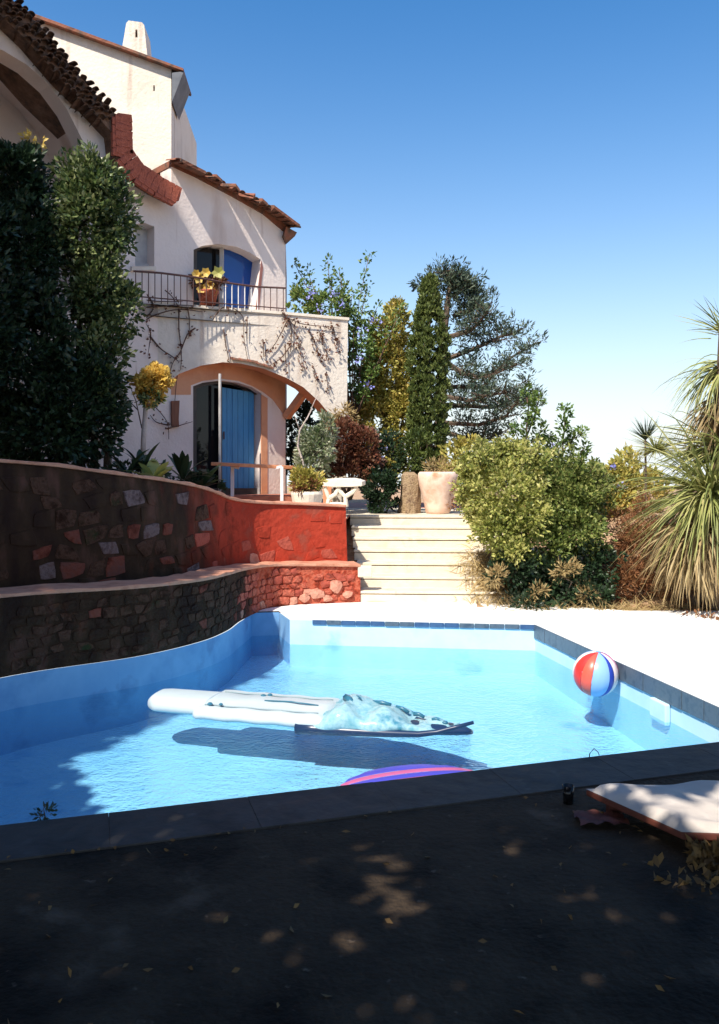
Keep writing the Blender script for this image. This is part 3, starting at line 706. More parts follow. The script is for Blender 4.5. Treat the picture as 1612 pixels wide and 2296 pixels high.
def clumps(c, r, k, n, cr, shell=.55, var=.10):
    """n leaf points in k sub-clumps spread through an ellipsoid; directions look outwards."""
    c = np.array(c, float); r = np.array(r, float) * np.ones(3)
    d = rng.normal(0, 1, (k, 3)); d /= np.linalg.norm(d, axis=1)[:, None]
    rad = shell + (1 - shell) * rng.uniform(0, 1, (k, 1)) ** .6
    rad = rad * rng.normal(1, var, (k, 1)); sc = d * rad * r; i = rng.integers(0, k, n)
    off = rng.normal(0, 1, (n, 3)); off /= np.linalg.norm(off, axis=1)[:, None]; off *= rng.uniform(.2, 1, (n, 1)) ** .5 * cr * rng.uniform(.6, 1.3, (k, 1))[i]
    p = c + sc[i] + off
    dd = d[i] * .8 + off / cr * .8 + np.array([0, 0, .25])
    return p, dd

def cat(*ps): return np.concatenate([p for p, d in ps]), np.concatenate([d for p, d in ps])

def m_px(px, Y): return px / FPX * Y

def plant(name, label, catg, base, pd, L, W, m, stems=None, stem_mat='bark', crown='foliage', group=None, trunk='stem', **kw):
    t = thing(name, label, catg, base, group)
    leaf_mesh(crown, pd[0], pd[1], L, W, M[m] if isinstance(m, str) else m, t, **kw)
    if stems:
        mb = MB()
        for s in stems: mb.tube(s[0], s[1], s[2], n=s[3] if len(s) > 3 else 5)
        mb.build(trunk, M[stem_mat], t, smooth=True)
    return t

def branchy(base, tips, r0, bend=.15):
    out = []
    for tp in tips:
        a, b = Vector(base), Vector(tp); m1 = a.lerp(b, .35) + Vector([random.uniform(-bend, bend) for _ in range(3)]); m2 = a.lerp(b, .7) + Vector([random.uniform(-bend, bend) for _ in range(3)])
        out.append(([a, m1, m2, b], r0, r0 * .25))
    return out

exec_order = 'vegetation'
# ivy mass against the house; shade of its left part put into darker leaves
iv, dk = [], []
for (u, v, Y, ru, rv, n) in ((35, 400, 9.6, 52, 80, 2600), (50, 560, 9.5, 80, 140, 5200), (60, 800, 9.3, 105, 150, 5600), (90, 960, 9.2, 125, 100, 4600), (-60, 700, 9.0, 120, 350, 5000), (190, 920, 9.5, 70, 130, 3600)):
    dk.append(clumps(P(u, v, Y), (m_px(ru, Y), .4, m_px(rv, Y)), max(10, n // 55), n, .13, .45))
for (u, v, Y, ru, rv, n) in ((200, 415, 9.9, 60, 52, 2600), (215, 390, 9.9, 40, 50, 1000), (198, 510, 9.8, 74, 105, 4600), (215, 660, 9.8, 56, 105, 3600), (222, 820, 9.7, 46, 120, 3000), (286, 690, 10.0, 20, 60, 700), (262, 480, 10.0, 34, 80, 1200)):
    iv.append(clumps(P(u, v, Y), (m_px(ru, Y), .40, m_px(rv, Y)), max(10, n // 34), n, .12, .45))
plant('shaded_ivy', 'ivy at the far left of the villa, shade put into near black leaves', 'ivy', P(60, 1040, 9.4), cat(*dk), .085, .05, 'dark_leaf', [([P(60 + dx, 1060, 9.5), P(60 + dx, 800, 9.6), P(50 + dx * .6, 480, 9.7)], .05, .015) for dx in (-50, 20, 80)], trunk='trunk')
t = plant('ivy', 'tall ivy mass with sunlit glossy leaves beside the small window', 'ivy', P(220, 1040, 9.6), cat(*iv), .075, .045, 'ivy_leaf',
          [([P(200 + dx, 1060, 9.7), P(205 + dx, 800, 9.9), P(205 + dx * .6, 560, 10.1), P(210 + dx * .4, 420, 10.1)], .05, .015) for dx in (-30, 10, 40)], trunk='trunk')
sp = clumps(P(75, 315, 9.6), (.14, .1, .06), 5, 60, .05); leaf_mesh('blossom', sp[0], sp[1], .06, .04, M['yellow_flower'], t)

# cypress
cy = []
for i in range(15):
    v = 655 + i * 28; Y = 14.0; hw = 46 * min(1, .40 + i * .13) * (1 - max(0, i - 11) * .06)
    cy.append(clumps(P(964 + random.uniform(-4, 4) - i * .4, v, Y), (m_px(hw, Y), m_px(hw, Y), .24), 70, 1900, .045, .82, .03))
p_, d_ = cat(*cy); d_ = d_ * .35 + np.array([0, 0, 1.0])
plant('cypress_tree', 'narrow dark green cypress standing behind the terracotta urn', 'tree', P(964, 1090, 14), (p_, d_), .07, .03, 'cypress_leaf', [([P(964, 1120, 14), P(962, 680, 14)], .07, .02)], trunk='trunk', crown='crown')
# pine behind the cypress
Y = 17.0; pt = thing('pine_tree', 'open branched pine reaching right from behind the cypress', 'tree', P(1012, 1080, Y))
mb = MB(); mb.tube([P(985, 1120, Y), P(988, 900, Y), P(996, 740, Y), P(1012, 615, Y)], .14, .04, 8); mb.build('trunk', M['bark'], pt, smooth=True)
brs = [((992, 860), (1090, 860), (1150, 800), (1212, 768), 0), ((995, 800), (1080, 770), (1140, 745), (1175, 742), .4), ((996, 750), (1060, 735), (1090, 715), (1115, 690), -.3), ((990, 900), (1100, 905), (1160, 900), (1210, 895), .3),
       ((990, 940), (1080, 945), (1150, 925), (1200, 860), -.4), ((1018, 700), (1045, 690), (1080, 680), (1092, 660), .2), ((1018, 660), (1030, 645), (1050, 628), (1060, 620), 0), ((994, 800), (1040, 830), (1100, 840), (1180, 810), -.5), ((990, 960), (1050, 975), (1100, 980), (1140, 965), .1), ((1019, 640), (1010, 625), (1003, 612), (1000, 600), 0), ((990, 880), (1060, 890), (1100, 880), (1160, 872), -.8)]
mb = MB(); nd = []
for b_ in brs:
    pts = [P(u - 22 * i / 3 * (u > 1050), v + 8, Y + b_[4] * (i / 3) * 2) for i, (u, v) in enumerate(b_[:4])]
    mb.tube(pts, .055, .015, 5)
    cp = catmull([tuple(p) for p in pts], 5)[3:]
    for q in cp:
        for _ in range(4):
            tip = Vector(q) + Vector((random.gauss(0, .16), random.gauss(0, .18), random.gauss(.06, .10)))
            mb.tube([Vector(q), tip], .012, .005, 4); nd.append(clumps(tip, (.10, .10, .07), 5, 17, .065, .3))
for u, v in ((1015, 625), (1045, 640), (1065, 650), (1030, 660), (1005, 660), (1075, 680), (1030, 640), (1050, 660), (1020, 690), (1060, 690), (1040, 730), (1000, 640), (1030, 780), (1050, 820), (1030, 860), (1040, 920), (1060, 960), (1030, 990)):
    nd.append(clumps(P(u, v, Y), (.22, .25, .16), 9, 110, .11, .3))
mb.build('branches', M['bark'], pt)
p_, d_ = cat(*nd); leaf_mesh('crown', p_, d_ + np.array([.25, 0, .3]), .12, .028, M['pine_leaf'], pt)
# small round-headed tip left of the pine
tp = clumps(P(941, 634, 15), (.13, .13, .12), 12, 260, .06, .4)
plant('slender_tree', 'thin bare stem with a small round tuft above the cypress', 'tree', P(950, 1000, 15), tp, .08, .025, 'pine_leaf', [([P(956, 1000, 15), P(952, 720, 15), P(945, 640, 15)], .03, .012)], trunk='trunk', crown='crown')
# golden tree
Y = 14.6; gl = []
for (u, v, ru, rv, n) in ((870, 760, 48, 60, 2600), (880, 850, 58, 70, 3600), (850, 930, 55, 60, 2600), (905, 930, 40, 70, 2000), (830, 870, 36, 70, 1400), (890, 700, 25, 30, 500), (860, 1010, 60, 45, 1800)):
    gl.append(clumps(P(u, v, Y), (m_px(ru, Y), .4, m_px(rv, Y)), max(8, n // 45), n, .11, .5))
plant('golden_tree', 'golden green leafy tree between balcony and cypress', 'tree', P(870, 1080, Y), cat(*gl), .085, .045, 'gold_leaf', branchy(P(870, 1120, Y), [P(860, 800, Y), P(885, 720, Y), P(840, 880, Y), P(905, 880, Y)], .05), trunk='trunk', crown='crown')
# leggy flowering climber beside the balcony
Y = 14.1; stems = []; tips = []
base = P(790, 950, Y)
for (u, v) in ((660, 590), (672, 640), (700, 660), (735, 585), (742, 620), (770, 640), (790, 660), (828, 570), (822, 640), (845, 690), (860, 720), (800, 760), (770, 690), (715, 690), (680, 690), (808, 830), (830, 780), (795, 700), (840, 820), (900, 690), (690, 610), (760, 610)):
    a = base.lerp(P(u, v, Y), random.uniform(.3, .5)) + Vector((random.uniform(-.1, .15), random.uniform(-.3, .2), 0)); b = P(u, v, Y + random.uniform(-.25, .1))
    pts = [base, a, a.lerp(b, .6) + Vector((random.uniform(-.1, .1), 0, random.uniform(-.05, .12))), b]
    stems.append((pts, .014, .005, 4)); tips += [pts[1].lerp(pts[2], f) for f in (.4, .8)] + [pts[2].lerp(b, f) for f in (.2, .4, .6, .8, 1)]
lf = cat(*[clumps(q, (.07, .07, .07), 4, 15, .05, .2) for q in tips]); lf2 = clumps(P(740, 680, Y - .2), (m_px(60, Y), .2, m_px(22, Y)), 24, 700, .08); lf3 = clumps(P(810, 800, Y), (m_px(26, Y), .2, m_px(100, Y)), 40, 900, .08); lf4 = clumps(P(690, 672, Y - .2), (m_px(40, Y), .15, m_px(26, Y)), 18, 500, .07)
t = plant('flowering_climber', 'leggy climber with small blue flowers over the balcony end', 'climber', base, cat(lf, lf2, lf3, lf4), .075, .042, 'green_leaf', stems, 'vine')
fw = [clumps(P(u, v, Y - .45), (.09, .06, .08), 5, 14, .05, .2) for u, v in ((690, 672), (720, 690), (745, 660), (765, 690), (812, 740), (800, 800), (845, 720), (822, 860), (700, 650), (860, 1000), (845, 1030))]
p_, d_ = cat(*fw); leaf_mesh('flower', p_, d_, .045, .045, M['blue_flower'], t, kind='stuff')
# red shrub
Y = 12.9; rd = [clumps(P(u, v, Y), (m_px(ru, Y), .3, m_px(rv, Y)), max(8, n // 40), n, .09, .5) for u, v, ru, rv, n in ((770, 1000, 42, 60, 2200), (815, 1010, 38, 60, 2000), (790, 1060, 60, 30, 1200), (740, 1050, 30, 35, 700))]
t = plant('red_shrub', 'bushy shrub with dark red leaves right of the arch', 'shrub', P(785, 1110, Y), cat(*rd), .07, .04, 'red_leaf', branchy(P(785, 1120, Y), [P(760, 970, Y), P(810, 960, Y), P(830, 1000, Y)], .03))
p_, d_ = clumps(P(872, 1020, Y + .3), (m_px(32, Y), .2, m_px(50, Y)), 30, 900, .09)
plant('dark_shrub', 'dark green shrub in shade behind the red leaved shrub', 'shrub', P(872, 1100, Y + .3), (p_, d_), .07, .04, 'dark_leaf', branchy(P(872, 1110, Y + .3), [P(860, 990, Y + .3), P(885, 1000, Y + .3)], .02))
# straw tuft at the foot of the balcony pier
p_, d_ = clumps(P(768, 945, 13.3), (m_px(34, 13), .12, m_px(34, 13)), 30, 900, .08, .3)
plant('dry_climber', 'straw coloured dry climber on the balcony corner', 'climber', P(770, 1010, 13.3), (p_, d_ + np.array([0, 0, -.6])), .09, .02, 'straw', branchy(P(775, 1120, 13.3), [P(765, 950, 13.3), P(790, 930, 13.3)], .02))
# variegated bush
Y = 12.2; vg = [clumps(P(u, v, Y), (m_px(ru, Y), .25, m_px(rv, Y)), max(8, n // 40), n, .08, .5) for u, v, ru, rv, n in ((712, 1000, 42, 45, 1900), (700, 1045, 38, 30, 1000), (735, 960, 22, 30, 500))]
plant('variegated_bush', 'bush with cream edged leaves beside the terrace table', 'shrub', P(705, 1100, Y), cat(*vg), .075, .03, 'cream_leaf', branchy(P(705, 1110, Y), [P(700, 980, Y), P(730, 970, Y)], .02))
# pale bare sapling
mb = MB(); Y = 12.0
t = thing('bare_sapling', 'pale crooked leafless sapling at the right of the arch', 'sapling', P(690, 1080, Y))
mb.tube([P(690, 1085, Y), P(684, 1050, Y), P(668, 1000, Y), P(672, 965, Y), P(690, 935, Y), P(700, 915, Y)], .022, .008, 6); mb.tube([P(690, 935, Y), P(705, 900, Y), P(716, 880, Y)], .010, .004, 5); mb.tube([P(672, 965, Y), P(660, 930, Y)], .008, .003, 5)
mb.build('stem', M['pale_bark'], t, smooth=True)
# dark shrubs under the arch, seen through the opening
Y = 15.0; p_, d_ = cat(clumps(P(680, 960, Y), (m_px(40, Y), .3, m_px(60, Y)), 40, 1500, .1), clumps(P(700, 1050, Y), (m_px(60, Y), .3, m_px(60, Y)), 40, 1500, .1))
plant('dark_shrub', 'dark shrub seen through the open arch', 'shrub', P(690, 1110, Y), (p_, d_), .09, .045, 'dark_leaf', branchy(P(690, 1120, Y), [P(680, 930, Y), P(710, 960, Y)], .02))
# dark bush in front of the cypress
Y = 12.75; p_, d_ = cat(clumps(P(852, 1090, Y), (m_px(40, Y), .25, m_px(36, Y)), 36, 2200, .08), clumps(P(862, 1132, Y), (m_px(34, Y), .2, m_px(18, Y)), 16, 500, .06))
plant('dark_bush', 'low dark green bush at the top of the steps', 'bush', P(855, 1155, Y), (p_, d_), .065, .04, 'dark_leaf', branchy(P(860, 1158, Y), [P(845, 1090, Y), P(870, 1085, Y)], .02))
p_, d_ = clumps(P(870, 1060, Y + .5), (m_px(45, Y), .2, m_px(22, Y)), 22, 800, .07)
plant('yellow_bush', 'yellow green spray of leaves above the low dark bush', 'bush', P(890, 1120, Y + .5), (p_, d_), .07, .035, 'gold_leaf', branchy(P(890, 1150, Y + .5), [P(860, 1060, Y + .5), P(900, 1060, Y + .5)], .015))
p_, d_ = clumps(P(930, 1010, 13.3), (m_px(34, 13.3), .2, m_px(50, 13.3)), 26, 1300, .08)
plant('green_shrub', 'mid green shrub at the foot of the cypress', 'shrub', P(930, 1100, 13.3), (p_, d_), .075, .035, 'cypress_leaf', branchy(P(930, 1110, 13.3), [P(920, 1000, 13.3), P(945, 1000, 13.3)], .02))

def shoots(spots, k, L, W):
    ps, st_ = [], []
    for (u, v, Y_, ru, rv) in spots:
        for _ in range(k):
            a = random.uniform(-.4, 3.5); p = P(u + ru * math.cos(a) * .9, v - rv * math.sin(a) * .9, Y_ + random.uniform(-.3, .2))
            tip = p + Vector((math.cos(a) * .5 + random.gauss(0, .25), random.gauss(-.2, .3), .7 + random.uniform(-.2, .5))).normalized() * L * random.uniform(.5, 1.3)
            st_.append(([p, p.lerp(tip, .5) + Vector((random.gauss(0, .015), 0, .01)), tip], .005, .002, 4))
            for f in (.25, .5, .7, .85, 1): ps.append(clumps(p.lerp(tip, f), (.03, .03, .03), 3, 9, .035, .3))
    return ps, st_
# right hand bushes
Y = 10.1; lm = [clumps(P(u, v, Y_), (m_px(ru, Y_), rd_, m_px(rv, Y_)), max(12, n // 26), int(n * .72), .075, .42) for u, v, Y_, ru, rv, rd_, n in ((1120, 1110, 10.2, 82, 88, .5, 8000), (1112, 1185, 10.0, 48, 45, .3, 2600), (1160, 1055, 10.5, 66, 44, .45, 3000), (1070, 1120, 10.3, 36, 50, .3, 1900), (1085, 1050, 10.5, 30, 30, .3, 1000), (1185, 1150, 10.0, 45, 60, .3, 2000), (1130, 1020, 10.6, 40, 22, .3, 700), (1150, 1235, 9.9, 36, 28, .25, 900), (1050, 1095, 10.3, 26, 40, .25, 1000))]
sps, sst = shoots([(1120, 1110, 10.2, 85, 90), (1160, 1055, 10.5, 66, 44), (1080, 1060, 10.4, 40, 40)], 26, .17, 0)
plant('lime_bush', 'large loose lime green bush beside the steps', 'bush', P(1140, 1330, 10.2), cat(*(lm + sps)), .060, .032, 'lime_leaf', sst + branchy(P(1150, 1345, 10.1), [P(1080, 1150, 10.1), P(1120, 1120, 10.1), P(1170, 1120, 10.1), P(1200, 1160, 10.1), P(1060, 1100, 10.2), P(1140, 1060, 10.3)], .025))
Y = 10.4; gm = [clumps(P(u, v, Y_), (m_px(ru, Y_), rd_, m_px(rv, Y_)), max(12, n // 26), int(n * .75), .085, .4) for u, v, Y_, ru, rv, rd_, n in ((1265, 1110, 10.4, 75, 70, .45, 6000), (1285, 1190, 10.2, 70, 65, .4, 4500), (1235, 1085, 10.8, 50, 34, .4, 1900), (1320, 1120, 10.8, 40, 60, .35, 2000), (1210, 1230, 10.1, 60, 50, .3, 2200))]
gsp, gst = shoots([(1265, 1110, 10.4, 78, 72), (1235, 1085, 10.7, 50, 34), (1320, 1130, 10.6, 45, 60)], 24, .2, 0)
plant('green_bush', 'dark to mid green bush right of the lime green bush', 'bush', P(1260, 1340, 10.4), cat(*(gm + gsp)), .062, .033, 'olive_leaf', gst + branchy(P(1240, 1350, 10.2), [P(1200, 1180, 10.2), P(1260, 1150, 10.3), P(1310, 1180, 10.3), P(1225, 1230, 10.1)], .04))
um = [clumps(P(u, v, Y_), (m_px(ru, Y_), .3, m_px(rv, Y_)), max(10, n // 28), int(n * .7), .08, .3) for u, v, Y_, ru, rv, n in ((1150, 1275, 9.95, 60, 45, 1900), (1240, 1300, 9.95, 70, 50, 2600), (1330, 1270, 10.1, 55, 55, 2200), (1320, 1335, 9.85, 55, 25, 1100), (1200, 1345, 9.8, 60, 18, 900))]
plant('shade_undergrowth', 'dark leafy undergrowth in the shade below both bushes', 'undergrowth', P(1230, 1350, 10), cat(*um), .06, .035, 'dark_leaf', branchy(P(1235, 1362, 9.95), [P(1180, 1260, 9.95), P(1270, 1250, 10), P(1320, 1280, 10)], .025))
p_, d_ = cat(*[clumps(P(u, v, 9.75), (m_px(ru, 9.75), .12, m_px(rv, 9.75)), 10, n, .06, .3) for u, v, ru, rv, n in ((1262, 1275, 30, 24, 320), (1320, 1330, 26, 14, 240), (1110, 1290, 30, 24, 300), (1200, 1330, 20, 14, 160))])
plant('straw_weed', 'straw yellow dry weed standing out of the dark undergrowth', 'weed', P(1255, 1355, 9.75), (p_, d_), .07, .02, 'straw', branchy(P(1255, 1360, 9.75), [P(1262, 1275, 9.75)], .01))
# tall thin shrubs against the sky
for lab, st_, Yq in (('tall thin leafy stem rising right of the pine', [((1150, 1060), (1180, 980), (1185, 915), (1178, 870)), ((1180, 980), (1200, 930), (1208, 893)), ((1160, 1040), (1165, 990), (1150, 960)), ((1180, 1000), (1205, 985), (1215, 960))], 11.2),
                     ('tall loose shrub with a dark spray on top', [((1260, 1080), (1262, 1000), (1266, 950), (1264, 915)), ((1262, 1010), (1285, 985), (1305, 970)), ((1262, 1040), (1240, 1000), (1232, 975)), ((1270, 1050), (1300, 1020), (1312, 1000))], 11.4)):
    stems, lf = [], []
    for s in st_:
        pts = [P(u, v, Yq + random.uniform(-.1, .1)) for u, v in s]; stems.append((pts, .013, .005, 4))
        for q in catmull([tuple(p) for p in pts], 4)[2:]: lf.append(clumps(q, (.07, .07, .05), 3, 22, .045, .3))
    plant('tall_shrub', lab, 'shrub', P(st_[0][0][0], 1100, Yq), cat(*lf), .07, .035, 'green_leaf', stems, 'vine', group='tall thin shrubs behind the bushes')
# background shrubs towards the sky gap
Y = 13.5; p_, d_ = cat(*[clumps(P(u, v, Y), (m_px(ru, Y), .5, m_px(rv, Y)), max(10, n // 45), n, .11, .5) for u, v, ru, rv, n in ((1300, 1090, 60, 50, 1900), (1380, 1100, 60, 60, 2200), (1440, 1120, 60, 70, 2200), (1340, 1150, 70, 60, 1700), (1410, 1040, 45, 22, 500), (1035, 1030, 40, 50, 1200))])
t = plant('distant_shrubbery', 'hazy olive shrubs in the gap left of the yucca', 'shrubs', P(1370, 1140, Y), (p_, d_), .09, .045, 'gold_leaf', branchy(P(1370, 1160, Y), [P(1320, 1080, Y), P(1400, 1080, Y), P(1440, 1080, Y)], .03))
p_, d_ = cat(*[clumps(P(u, v, Y - .5), (.05, .05, .05), 3, 12, .05, .2) for u, v in ((1325, 1060), (1350, 1075), (1300, 1050), (1375, 1050), (1240, 1000), (1390, 1090))]); leaf_mesh('flower', p_, d_, .05, .05, M['blue_flower'], t, kind='stuff')

# blades (grass, yucca): bent strips
def blades(name, roots, dirs, L, W, droop, m, parent, seg=4, **kw):
    n = len(roots); o0 = np.array(origin(parent)); r = np.asarray(roots, float) - o0; d = np.asarray(dirs, float); d /= np.linalg.norm(d, axis=1)[:, None]
    Ls = L * rng.uniform(.7, 1.15, n); side = np.cross(d, rng.normal(0, 1, (n, 3)) * .5 + np.array([0, 0, 1.0])); side /= np.linalg.norm(side, axis=1)[:, None] + 1e-9
    v = np.empty((n, seg + 1, 2, 3)); pos = r.copy(); dr = droop * rng.uniform(.5, 1.4, n)
    for k in range(seg + 1):
        wd = W * (1 - k / seg) ** .7 + .001
        v[:, k, 0] = pos + side * wd / 2; v[:, k, 1] = pos - side * wd / 2
        d = d + np.array([0, 0, -1.0]) * (dr / seg)[:, None]; d /= np.linalg.norm(d, axis=1)[:, None]; pos = pos + d * (Ls / seg)[:, None]
    nv = (seg + 1) * 2; q = []
    for k in range(seg): q.append([k * 2, k * 2 + 1, k * 2 + 3, k * 2 + 2])
    idx = (np.arange(n)[:, None, None] * nv + np.array(q)[None]).ravel()
    me = bpy.data.meshes.new(name); me.vertices.add(n * nv); me.vertices.foreach_set('co', v.ravel())
    me.loops.add(n * seg * 4); me.loops.foreach_set('vertex_index', idx.astype(np.int32)); me.polygons.add(n * seg)
    me.polygons.foreach_set('loop_start', np.arange(0, n * seg * 4, 4, dtype=np.int32)); me.materials.append(m); me.update(calc_edges=True); me.validate()
    o = bpy.data.objects.new(name, me); link(o, parent, **kw); ORIGIN[o.name] = Vector(o0); return o
def sphere_dirs(n, zmin, zmax):
    z = rng.uniform(zmin, zmax, n); a = rng.uniform(0, 2 * math.pi, n); q = np.sqrt(np.maximum(0, 1 - z * z)); return np.stack([q * np.cos(a), q * np.sin(a), z], 1)
# yucca
Yq = 9.7
yu = thing('yucca', 'big shaggy yucca with drooping straw coloured skirts at the right edge', 'yucca', P(1600, 1350, Yq))
mb = MB(); mb.tube([P(1598, 1362, Yq), P(1602, 1200, Yq), P(1612, 1050, Yq), P(1622, 850, Yq), P(1626, 700, Yq)], .13, .06, 9); mb.tube([P(1604, 1180, Yq), P(1560, 1100, Yq - .2)], .08, .05, 7)
mb.build('trunk', M['bark'], yu, smooth=True)
def head(u, v, Y_, n, L, zr, droop, m, W=.028, name='fronds', off=.06):
    c = np.array(P(u, v, Y_)); d = sphere_dirs(n, *zr); blades(name, c + d * off + rng.normal(0, .05, (n, 3)), d, L, W, droop, M[m], yu, 5)
head(1590, 1110, 9.5, 520, 1.05, (-.5, .9), .9, 'yucca_leaf'); head(1600, 1160, 9.6, 420, 1.1, (-.75, .1), 1.4, 'dry_yucca', name='dead_fronds')
head(1620, 1010, 9.7, 260, .8, (-.3, .8), .8, 'yucca_leaf'); head(1625, 900, 9.8, 260, .8, (-.8, .2), 1.8, 'dry_yucca', name='dead_fronds')
head(1622, 830, 9.8, 240, .75, (-.4, .5), 1.7, 'yucca_leaf', .022); head(1628, 745, 9.8, 90, .5, (.2, 1), .25, 'yucca_leaf', .018)
head(1545, 1235, 9.35, 150, .6, (-.8, .2), 1.6, 'dry_yucca', name='dead_fronds'); head(1560, 1190, 9.4, 160, .7, (-.7, .3), 1.6, 'dry_yucca', name='dead_fronds')
# small spiky tip
sy = thing('spiky_plant', 'small grey spiky tuft left of the yucca', 'plant', P(1446, 990, 11.5))
c = np.array(P(1448, 985, 11.5)); d = sphere_dirs(60, .55, 1); blades('fronds', np.tile(c, (60, 1)), d, .33, .018, .1, M['pine_leaf'], sy, 3)
c = np.array(P(1470, 1010, 11.5)); d = sphere_dirs(160, -.2, .9); blades('fronds', np.tile(c, (160, 1)), d, .42, .018, .5, M['yucca_leaf'], sy, 4)
mb = MB(); mb.tube([P(1448, 1120, 11.5), P(1447, 985, 11.5)], .02, .012); mb.build('stem', M['bark'], sy)
# dry grass by the steps and rust-coloured brush under the yucca
def ground_tufts(name, spots, n, L, W, m, label, droop=.9):
    g = []
    for (u, v, ru, rd) in spots:
        Y0 = FPX * EYE / (v - HOR); X0 = (u - 806) / FPX * Y0
        for _ in range(n):
            x, y = X0 + random.gauss(0, ru), Y0 + random.gauss(0, rd); y = max(9.56, y); g.append((x, y, bank(x, y) + .0))
    d = sphere_dirs(len(g), .25, .95); return blades(name, g, d, L, W, droop, M[m], None, 3, kind='stuff')
ground_tufts('dry_grass', [(1090, 1345, .18, .15), (1130, 1352, .25, .12), (1200, 1362, .3, .1), (1100, 1330, .15, .2), (1360, 1365, .3, .12), (1430, 1362, .4, .15), (1530, 1362, .5, .2)], 150, .2, .012, 'straw', '')
g = thing('dry_grass_clump', 'straw coloured grass spilling over the right end of the steps', 'grass clump', P(1120, 1340, 10.0))
roots = []
for _ in range(900):
    f = random.random(); y = 10.0 + f * 1.0; x = 1.72 + random.gauss(0, .16) + f * .02; roots.append((x, y, .05 + f * .45 + random.uniform(0, .1)))
d = sphere_dirs(len(roots), -.1, .6); d[:, 0] -= .55; d[:, 1] -= .45
blades('blades', roots, d, .36, .013, 1.2, M['straw'], g, 4)
rb = []
for (u, v, Y_, ru, rv, n) in ((1440, 1230, 10.6, 60, 70, 2400), (1400, 1300, 10.2, 50, 45, 1600), (1500, 1290, 10.2, 70, 60, 2200), (1560, 1250, 10.4, 70, 80, 2000), (1450, 1170, 11.2, 60, 60, 1600), (1390, 1200, 11, 40, 60, 1200)):
    rb.append(clumps(P(u, v, Y_), (m_px(ru, Y_), .3, m_px(rv, Y_)), max(8, n // 30), n, .11, .3))
plant('rust_brush', 'rust brown dry brush under the yucca', 'brush', P(1460, 1340, 10.4), cat(*rb), .10, .014, 'rust_brush', branchy(P(1450, 1355, 10.2), [P(1400, 1250, 10.3), P(1480, 1230, 10.4), P(1520, 1250, 10.3)], .02), jitter=.8)
p_, d_ = cat(clumps(P(1590, 1395, 9.0), (.12, .12, .05), 10, 120, .05), clumps(P(1560, 1385, 9.2), (.1, .1, .03), 8, 60, .04))
plant('dry_weed', 'dry weed growing on the white deck edge under the yucca', 'weed', P(1590, 1400, 9.0), (p_, d_), .05, .025, 'rust_brush', branchy(P(1592, 1404, 9.0), [P(1600, 1375, 9.0), P(1575, 1380, 9.0)], .006, .03), 'vine')

# ------------------------------------------------------------------ plants and things on the terrace
Y = 9.9; yb = thing('blossom_tree', 'small pale stemmed tree with a yellow blossom head', 'tree', P(322, 1040, Y))
mb = MB(); mb.tube([P(320, 1050, Y), P(322, 980, Y), P(327, 910, Y), P(334, 870, Y)], .034, .028, 8)
mb.build('trunk', M['pale_bark'], yb, smooth=True)
mb = MB()
for s in (((334, 890), (320, 860), (308, 838)), ((334, 885), (350, 860), (368, 850)), ((318, 960), (305, 900), (290, 862)), ((310, 920), (295, 905), (282, 885)), ((334, 880), (340, 850), (338, 835))): mb.tube([P(u, v, Y) for u, v in s], .008, .003, 4)
mb.build('branches', M['vine'], yb)
p_, d_ = cat(clumps(P(348, 852, Y), (m_px(32, Y), .16, m_px(26, Y)), 26, 1500, .06), clumps(P(322, 862, Y), (m_px(22, Y), .12, m_px(22, Y)), 14, 500, .05), clumps(P(340, 885, Y), (m_px(24, Y), .12, m_px(18, Y)), 12, 500, .05)); leaf_mesh('crown', p_, d_, .055, .05, M['yellow_flower'], yb)
p_, d_ = clumps(P(338, 892, Y - .1), (m_px(28, Y), .1, m_px(14, Y)), 12, 160, .05); leaf_mesh('leaves', p_, d_, .06, .03, M['ivy_leaf'], yb)
def broadleaf(name, label, u, v, Y, n, L, W, m, spread=.5):
    t = thing(name, label, 'plant', P(u, v, Y), 'leafy plants along the top of the stone wall'); c = P(u, v, Y)
    for i in range(n):
        a = 2 * math.pi * i / n + random.uniform(-.4, .4); el = random.uniform(.5, 1.25)
        d = Vector((math.cos(a) * math.cos(el), math.sin(a) * math.cos(el), math.sin(el))); s = d.cross(Vector((0, 0, 1))).normalized(); l = L * random.uniform(.7, 1.1)
        mb = MB(); pts = []; pos = c + d * .02
        for k in range(6):
            f = k / 5; wd = W * math.sin(math.pi * (.08 + .9 * f)) ** .8; pts.append((pos - s * wd / 2 + Vector((0, 0, wd * .12)), pos + Vector((0, 0, 0)), pos + s * wd / 2 + Vector((0, 0, wd * .12))))
            d = (d + Vector((0, 0, -.16))).normalized(); pos = pos + d * l / 5
        vs = [q for tpl in pts for q in tpl]
        mb.add(vs, [(k * 3 + j, k * 3 + j + 1, k * 3 + 4 + j, k * 3 + 3 + j) for k in range(5) for j in range(2)])
        mb.build('leaf', M[m], t, smooth=True, recalc=False)
    return t
broadleaf('broadleaf_plant', 'plant with big pale green oval leaves on the wall top', 345, 1088, 9.1, 11, .34, .15, 'lime_leaf')
broadleaf('dark_leaf_plant', 'dark strap leaved plant left of the garden door', 410, 1078, 9.9, 14, .40, .09, 'dark_leaf')
broadleaf('dark_leaf_plant', 'dark strap leaved plant under the ivy edge', 285, 1066, 9.2, 14, .36, .08, 'dark_leaf')
broadleaf('dark_leaf_plant', 'dark broad leaved plant in front of the dark door leaf', 450, 1100, 10.6, 12, .42, .10, 'dark_leaf')
broadleaf('dark_leaf_plant', 'dark leaved plant at the foot of the pale blossom trunk', 318, 1060, 9.5, 10, .38, .10, 'dark_leaf')
p_, d_ = cat(clumps(P(440, 1100, 10.8), (.35, .15, .2), 20, 700, .08), clumps(P(300, 1070, 9.5), (.3, .15, .16), 20, 600, .08))
